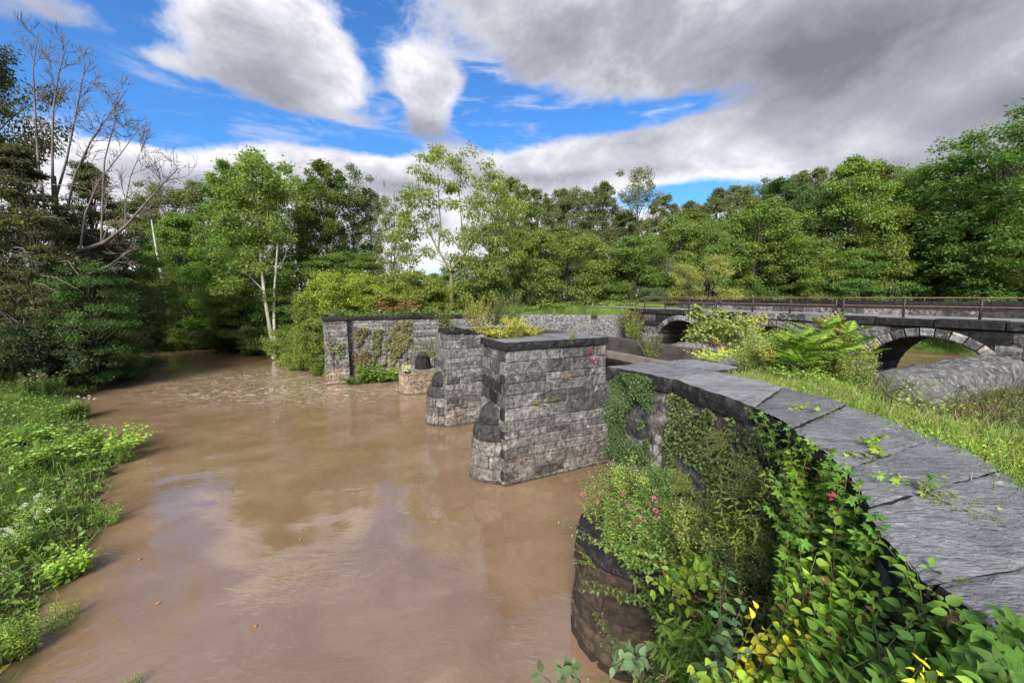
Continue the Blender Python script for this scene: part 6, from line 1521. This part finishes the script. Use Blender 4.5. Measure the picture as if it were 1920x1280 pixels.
CREEP = (.085, .175, .020); LIGHT = (.150, .270, .028); DEEP = (.040, .100, .020); YLW = (.62, .52, .05); BLUE = (.060, .120, .060); RED = (.16, .025, .03)
rs = random.Random(77)
def tipsat(lst, j=.05): return [Vector((x + rs.gauss(0, j), y + rs.gauss(0, j), z + rs.gauss(0, j))) for x, y, z in lst]
def tp(*l): return [at(px, py, d) for (px, py, d) in l]
# creeper climbing over the coping edge (five fingered leaves)
near_plant('virginia_creeper', 'bright five fingered creeper crawling onto the slabs at the middle joint', wallpt(7.4, .25, 4.7), tp((1480, 850, 4.3), (1520, 830, 4.35), (1560, 840, 4.1), (1600, 845, 4.0), (1650, 850, 3.95), (1540, 870, 3.9), (1500, 880, 4.0), (1560, 900, 3.7), (1470, 890, 4.1), (1590, 870, 3.9)), 'palm', .105, (.115, .215, .024), 1, .075, 'creeper', c2=(.16, .25, .03), c2p=.3)
near_plant('virginia_creeper', 'dark five fingered creeper hanging below the middle joint of the slabs', wallpt(6.9, .30, 4.2), tp((1450, 900, 3.9), (1490, 930, 3.7), (1540, 950, 3.5), (1580, 930, 3.4), (1510, 970, 3.4), (1560, 1000, 3.2), (1440, 950, 3.8), (1600, 970, 3.1), (1590, 1010, 3.0)), 'palm', .10, (.065, .135, .02), 2, .075, 'creeper', c2=RED, c2p=.035)
near_plant('climbing_shrub', 'light green opposite leaved shrub rising along the nearest slab edge', wallpt(4.3, .35, 4.1), tp((1570, 960, 3.2), (1600, 1000, 2.9), (1550, 1010, 3.0), (1620, 1040, 2.7), (1580, 1060, 2.7), (1640, 1070, 2.5), (1540, 1080, 2.8), (1600, 1110, 2.5), (1660, 1100, 2.4)), 'ovate', .092, LIGHT, 3, .062, c2=(.10, .20, .03), c2p=.35)
near_plant('climbing_shrub', 'pale leafy shoots in the middle of the lower right greenery', wallpt(4.2, .75, 3.6), tp((1500, 1050, 3.0), (1530, 1040, 2.9), (1560, 1090, 2.6), (1490, 1090, 2.9), (1460, 1110, 3.0), (1530, 1130, 2.6), (1600, 1130, 2.4), (1560, 1160, 2.4)), 'heart', .085, (.165, .270, .032), 4, .065, c2=(.09, .19, .03), c2p=.4)
near_plant('creeper', 'long runner of small leaves lying over the nearest coping stone', wallpt(3.2, .10, 5.25), tp((1730, 1050, 2.6), (1780, 1070, 2.45), (1850, 1090, 2.3), (1700, 1080, 2.5), (1760, 1110, 2.2), (1900, 1130, 2.15)), 'ovate', .070, (.16, .27, .03), 5, .07, 'creeper', droop=.1, sag=.1)
near_plant('virginia_creeper', 'large dark palmate leaves filling the bottom right corner', wallpt(2.6, .30, 4.7), tp((1760, 1170, 1.9), (1800, 1150, 1.85), (1850, 1180, 1.7), (1890, 1150, 1.75), (1820, 1220, 1.6), (1880, 1230, 1.5), (1780, 1240, 1.6), (1910, 1200, 1.6)), 'palm', .155, (.042, .100, .018), 6, .085, 'creeper', c2=(.075, .155, .025), c2p=.25)
near_plant('climbing_shrub', 'dark oval leaved shrub in the shadow under the nearest coping', wallpt(3.4, .45, 4.2), tp((1690, 1120, 2.2), (1650, 1130, 2.3), (1700, 1160, 2.0), (1640, 1170, 2.1), (1720, 1200, 1.8), (1680, 1220, 1.8), (1620, 1210, 2.0), (1740, 1140, 2.0)), 'ovate', .085, DEEP, 7, .062, c2=(.07, .06, .03), c2p=.15)
near_plant('yellow_leaved_shrub', 'shrub with clear yellow leaves near the bottom of the picture', wallpt(4.5, 1.0, 3.3), tp((1420, 1140, 3.0), (1450, 1165, 2.8), (1490, 1160, 2.7), (1470, 1190, 2.6), (1430, 1190, 2.7), (1510, 1190, 2.5)), 'heart', .085, YLW, 8, .10, c2=(.26, .30, .04), c2p=.35, start=.55)
near_plant('climbing_shrub', 'round blue green leaved shoots left of the yellow leaves', wallpt(4.9, 1.15, 3.1), tp((1365, 1070, 3.4), (1350, 1090, 3.3), (1400, 1120, 3.0), (1390, 1170, 2.8), (1360, 1200, 2.8), (1410, 1220, 2.6)), 'ovate', .095, BLUE, 9, .11, c2=(.08, .15, .06), c2p=.4, start=.4, stem_mat=M_TWIG)
near_plant('climbing_shrub', 'yellow green leaves crowding the bottom edge below the yellow shrub', wallpt(4.0, 1.0, 3.3), tp((1300, 1250, 2.7), (1330, 1235, 2.7), (1380, 1250, 2.5), (1420, 1260, 2.4), (1460, 1240, 2.3), (1500, 1250, 2.2), (1540, 1230, 2.2), (1350, 1270, 2.5)), 'heart', .09, (.22, .32, .035), 10, .075, c2=(.12, .21, .03), c2p=.4, start=.35)
near_plant('narrow_leaved_weed', 'upright narrow leaved weeds at the bottom between yellow and dark leaves', wallpt(3.8, .8, 3.6), tp((1560, 1180, 2.3), (1590, 1200, 2.2), (1610, 1170, 2.2), (1640, 1230, 1.9), (1580, 1240, 2.0), (1540, 1210, 2.2), (1690, 1250, 1.7)), 'lance', .13, (.075, .16, .025), 11, .05, 'weed')
near_plant('narrow_leaved_weed', 'yellow flowered evening primrose at the bottom edge on the right', wallpt(3.1, .6, 4.2), tp((1735, 1235, 1.6), (1725, 1260, 1.55), (1755, 1255, 1.55)), 'lance', .06, (.13, .22, .03), 12, .035, 'weed', col_tip=(.75, .68, .03))
near_plant('virginia_creeper', 'green palmate creeper between the light shrub and the yellow leaves', wallpt(4.4, .55, 3.7), tp((1480, 1000, 3.3), (1500, 1010, 3.2), (1470, 1040, 3.2), (1520, 1080, 2.8), (1640, 1130, 2.3), (1580, 1140, 2.5)), 'palm', .10, (.085, .175, .025), 13, .07, 'creeper', c2=(.12, .05, .03), c2p=.08)
near_plant('climbing_shrub', 'leaf sprays at the bottom right under the palmate leaves', wallpt(2.9, .7, 4.3), tp((1830, 1260, 1.45), (1790, 1280, 1.5), (1870, 1280, 1.4), (1740, 1275, 1.55), (1910, 1265, 1.4), (1700, 1285, 1.6), (1650, 1270, 1.7)), 'ovate', .085, (.065, .14, .025), 14, .06, c2=(.12, .22, .03), c2p=.3)
near_plant('sapling', 'slim sapling with grey green leaves poking up at the bottom centre', Vector((.55, 2.6, 4.2)), tp((1045, 1248, 2.5), (1075, 1255, 2.45), (1010, 1262, 2.5)), 'ovate', .095, (.065, .10, .045), 15, .10, 'sapling', start=.6, stem_mat=M_TWIG)
near_plant('sapling', 'grey green leaved shoot leaning in front of the buttress at the bottom', Vector((1.2, 3.4, 3.6)), tp((1165, 1215, 3.0), (1190, 1235, 2.9), (1150, 1250, 2.9), (1200, 1262, 2.8)), 'ovate', .11, (.085, .135, .07), 16, .12, 'sapling', start=.55, stem_mat=M_TWIG)
# leaves on the wall face between the creeper curtain and the near shrubs
near_plant('leafy_weed', 'yellow green broad leaved weed hanging before the buttress wall', Vector((2.75, 5.6, 2.9)), tp((1240, 1080, 5.0), (1270, 1100, 4.9), (1300, 1090, 4.8), (1330, 1110, 4.6), (1260, 1130, 4.7), (1290, 1140, 4.6), (1225, 1110, 4.9), (1350, 1075, 4.6)), 'ovate', .15, (.125, .20, .025), 17, .10, 'weed', c2=(.05, .11, .02), c2p=.35, droop=.5)
near_plant('leafy_weed', 'narrow leaved weed low on the wall at the bottom centre', Vector((2.5, 4.6, 1.8)), tp((1240, 1170, 4.2), (1280, 1180, 4.1), (1320, 1150, 4.0), (1350, 1180, 3.8), (1300, 1220, 3.8), (1230, 1210, 4.1), (1340, 1130, 4.1)), 'lance', .16, (.06, .125, .02), 18, .06, 'weed', c2=(.10, .17, .03), c2p=.3)
near_plant('leafy_weed', 'light narrow leaved weed standing out from the creeper curtain', Vector((3.2, 4.7, 3.2)), tp((1370, 930, 4.7), (1390, 960, 4.5), (1350, 900, 4.9), (1410, 930, 4.5), (1440, 880, 4.5), (1380, 1000, 4.3), (1420, 990, 4.2)), 'lance', .10, (.11, .17, .03), 19, .05, 'weed', c2=(.2, .24, .03), c2p=.15)
near_plant('virginia_creeper', 'five fingered creeper hugging the slab edge above the dark oval leaves', wallpt(5.4, .12, 4.6), tp((1560, 850, 3.85), (1590, 880, 3.55), (1610, 905, 3.25), (1625, 930, 3.05), (1640, 960, 2.8), (1600, 930, 3.1), (1655, 985, 2.6), (1570, 880, 3.6), (1630, 990, 2.65)), 'palm', .095, (.07, .15, .022), 41, .06, 'creeper', c2=RED, c2p=.02)
near_plant('climbing_shrub', 'leafy shoots leaning over the edge of the nearest slab', wallpt(3.3, .14, 4.7), tp((1660, 1020, 2.5), (1690, 1040, 2.35), (1720, 1075, 2.2), (1750, 1110, 2.0), (1780, 1140, 1.9), (1700, 1080, 2.2), (1820, 1150, 1.85), (1740, 1060, 2.25), (1870, 1175, 1.75)), 'ovate', .085, (.085, .175, .025), 42, .055, c2=(.13, .23, .03), c2p=.35)
near_plant('creeper', 'thin vine with small leaves along the edge below the second joint', wallpt(8.6, .12, 4.9), tp((1400, 765, 5.6), (1430, 775, 5.3), (1460, 790, 5.0), (1480, 800, 4.8), (1500, 815, 4.5), (1530, 840, 4.2)), 'palm', .08, (.07, .14, .02), 43, .07, 'creeper')
# little plants in the slab joints
for i, (px, py, lab) in enumerate(((1505, 770, 'small creeper sprig in the second slab joint'), (1735, 925, 'tiny seedling in the joint of the nearest slabs'), (1790, 938, 'mossy tuft in the nearest slab joint'), (1640, 832, 'sprig at the third slab joint'))):
    X, Y = wpx(px, py, 5.45)
    if 'tuft' in lab: herb(lab, X, Y, 'mound', .22, (.09, .13, .02), z=5.43, zs=.5)
    else: near_plant('sprig', lab, Vector((X, Y, 5.43)), [Vector((X + rs.uniform(-.3, .3), Y + rs.uniform(-.1, .2), 5.52 + rs.random() * .08)) for _ in range(3)], 'palm', .06, (.14, .23, .03), 30 + i, .07, 'seedling', stem_r=.003)
# sumac with drooping feather fronds
def sumac():
    rng = np.random.RandomState(5); X, Y = 6.15, 8.75; t = thing('sumac_shrub', 'light green sumac with long feathery fronds beside the slabs, before the bridge', 'shrub', (X, Y, gz(X, Y)))
    tops = [at(x, y, d) for (x, y, d) in ((1545, 612, 8.6), (1505, 628, 8.3), (1590, 622, 8.8), (1470, 645, 8.6), (1615, 640, 8.4), (1530, 645, 8.0), (1575, 655, 8.2), (1500, 675, 8.0), (1625, 665, 8.5), (1555, 640, 9.0))]
    for tip in tops:
        tip = np.array(tuple(tip)); b = np.array([X, Y, gz(X, Y)]) + rng.normal(size=3) * np.array([.12, .12, 0]); pts = bez(b, b * .4 + tip * .6 + np.array([0, 0, .1]), tip, 8)
        V, F = tube(pts, np.linspace(.02, .009, 8), 6); part('stem', V, F, M_STEM, t)
        for k in range(10):
            f = .45 + .55 * k / 9; p = pts[min(int(f * 7), 6)] * (1 - (f * 7 - min(int(f * 7), 6))) + pts[min(int(f * 7), 6) + 1] * (f * 7 - min(int(f * 7), 6)); a = k * 2.4 + rng.rand()
            T = np.array([math.cos(a), math.sin(a), .35 + .5 * (k / 9)]); c = (.115, .215, .028) if rng.rand() < .8 else (.16, .215, .035)
            put_leaf(t, LM['pinnate'][rng.randint(4)], p, T, np.array([-.3 * math.cos(a), -.3 * math.sin(a), 1]), rng.uniform(.48, .74) * (1.1 - .3 * k / 9), c, 'frond')
sumac()
o = thing('fallen_leaf', 'single yellow leaf lying on the nearest coping slab', 'leaf', (*wpx(1873, 956, 5.47), 5.475)); put_leaf(o, LM['ovate'][1], o.location, (1, .2, 0), (0, 0, 1), .07, (.6, .5, .12))
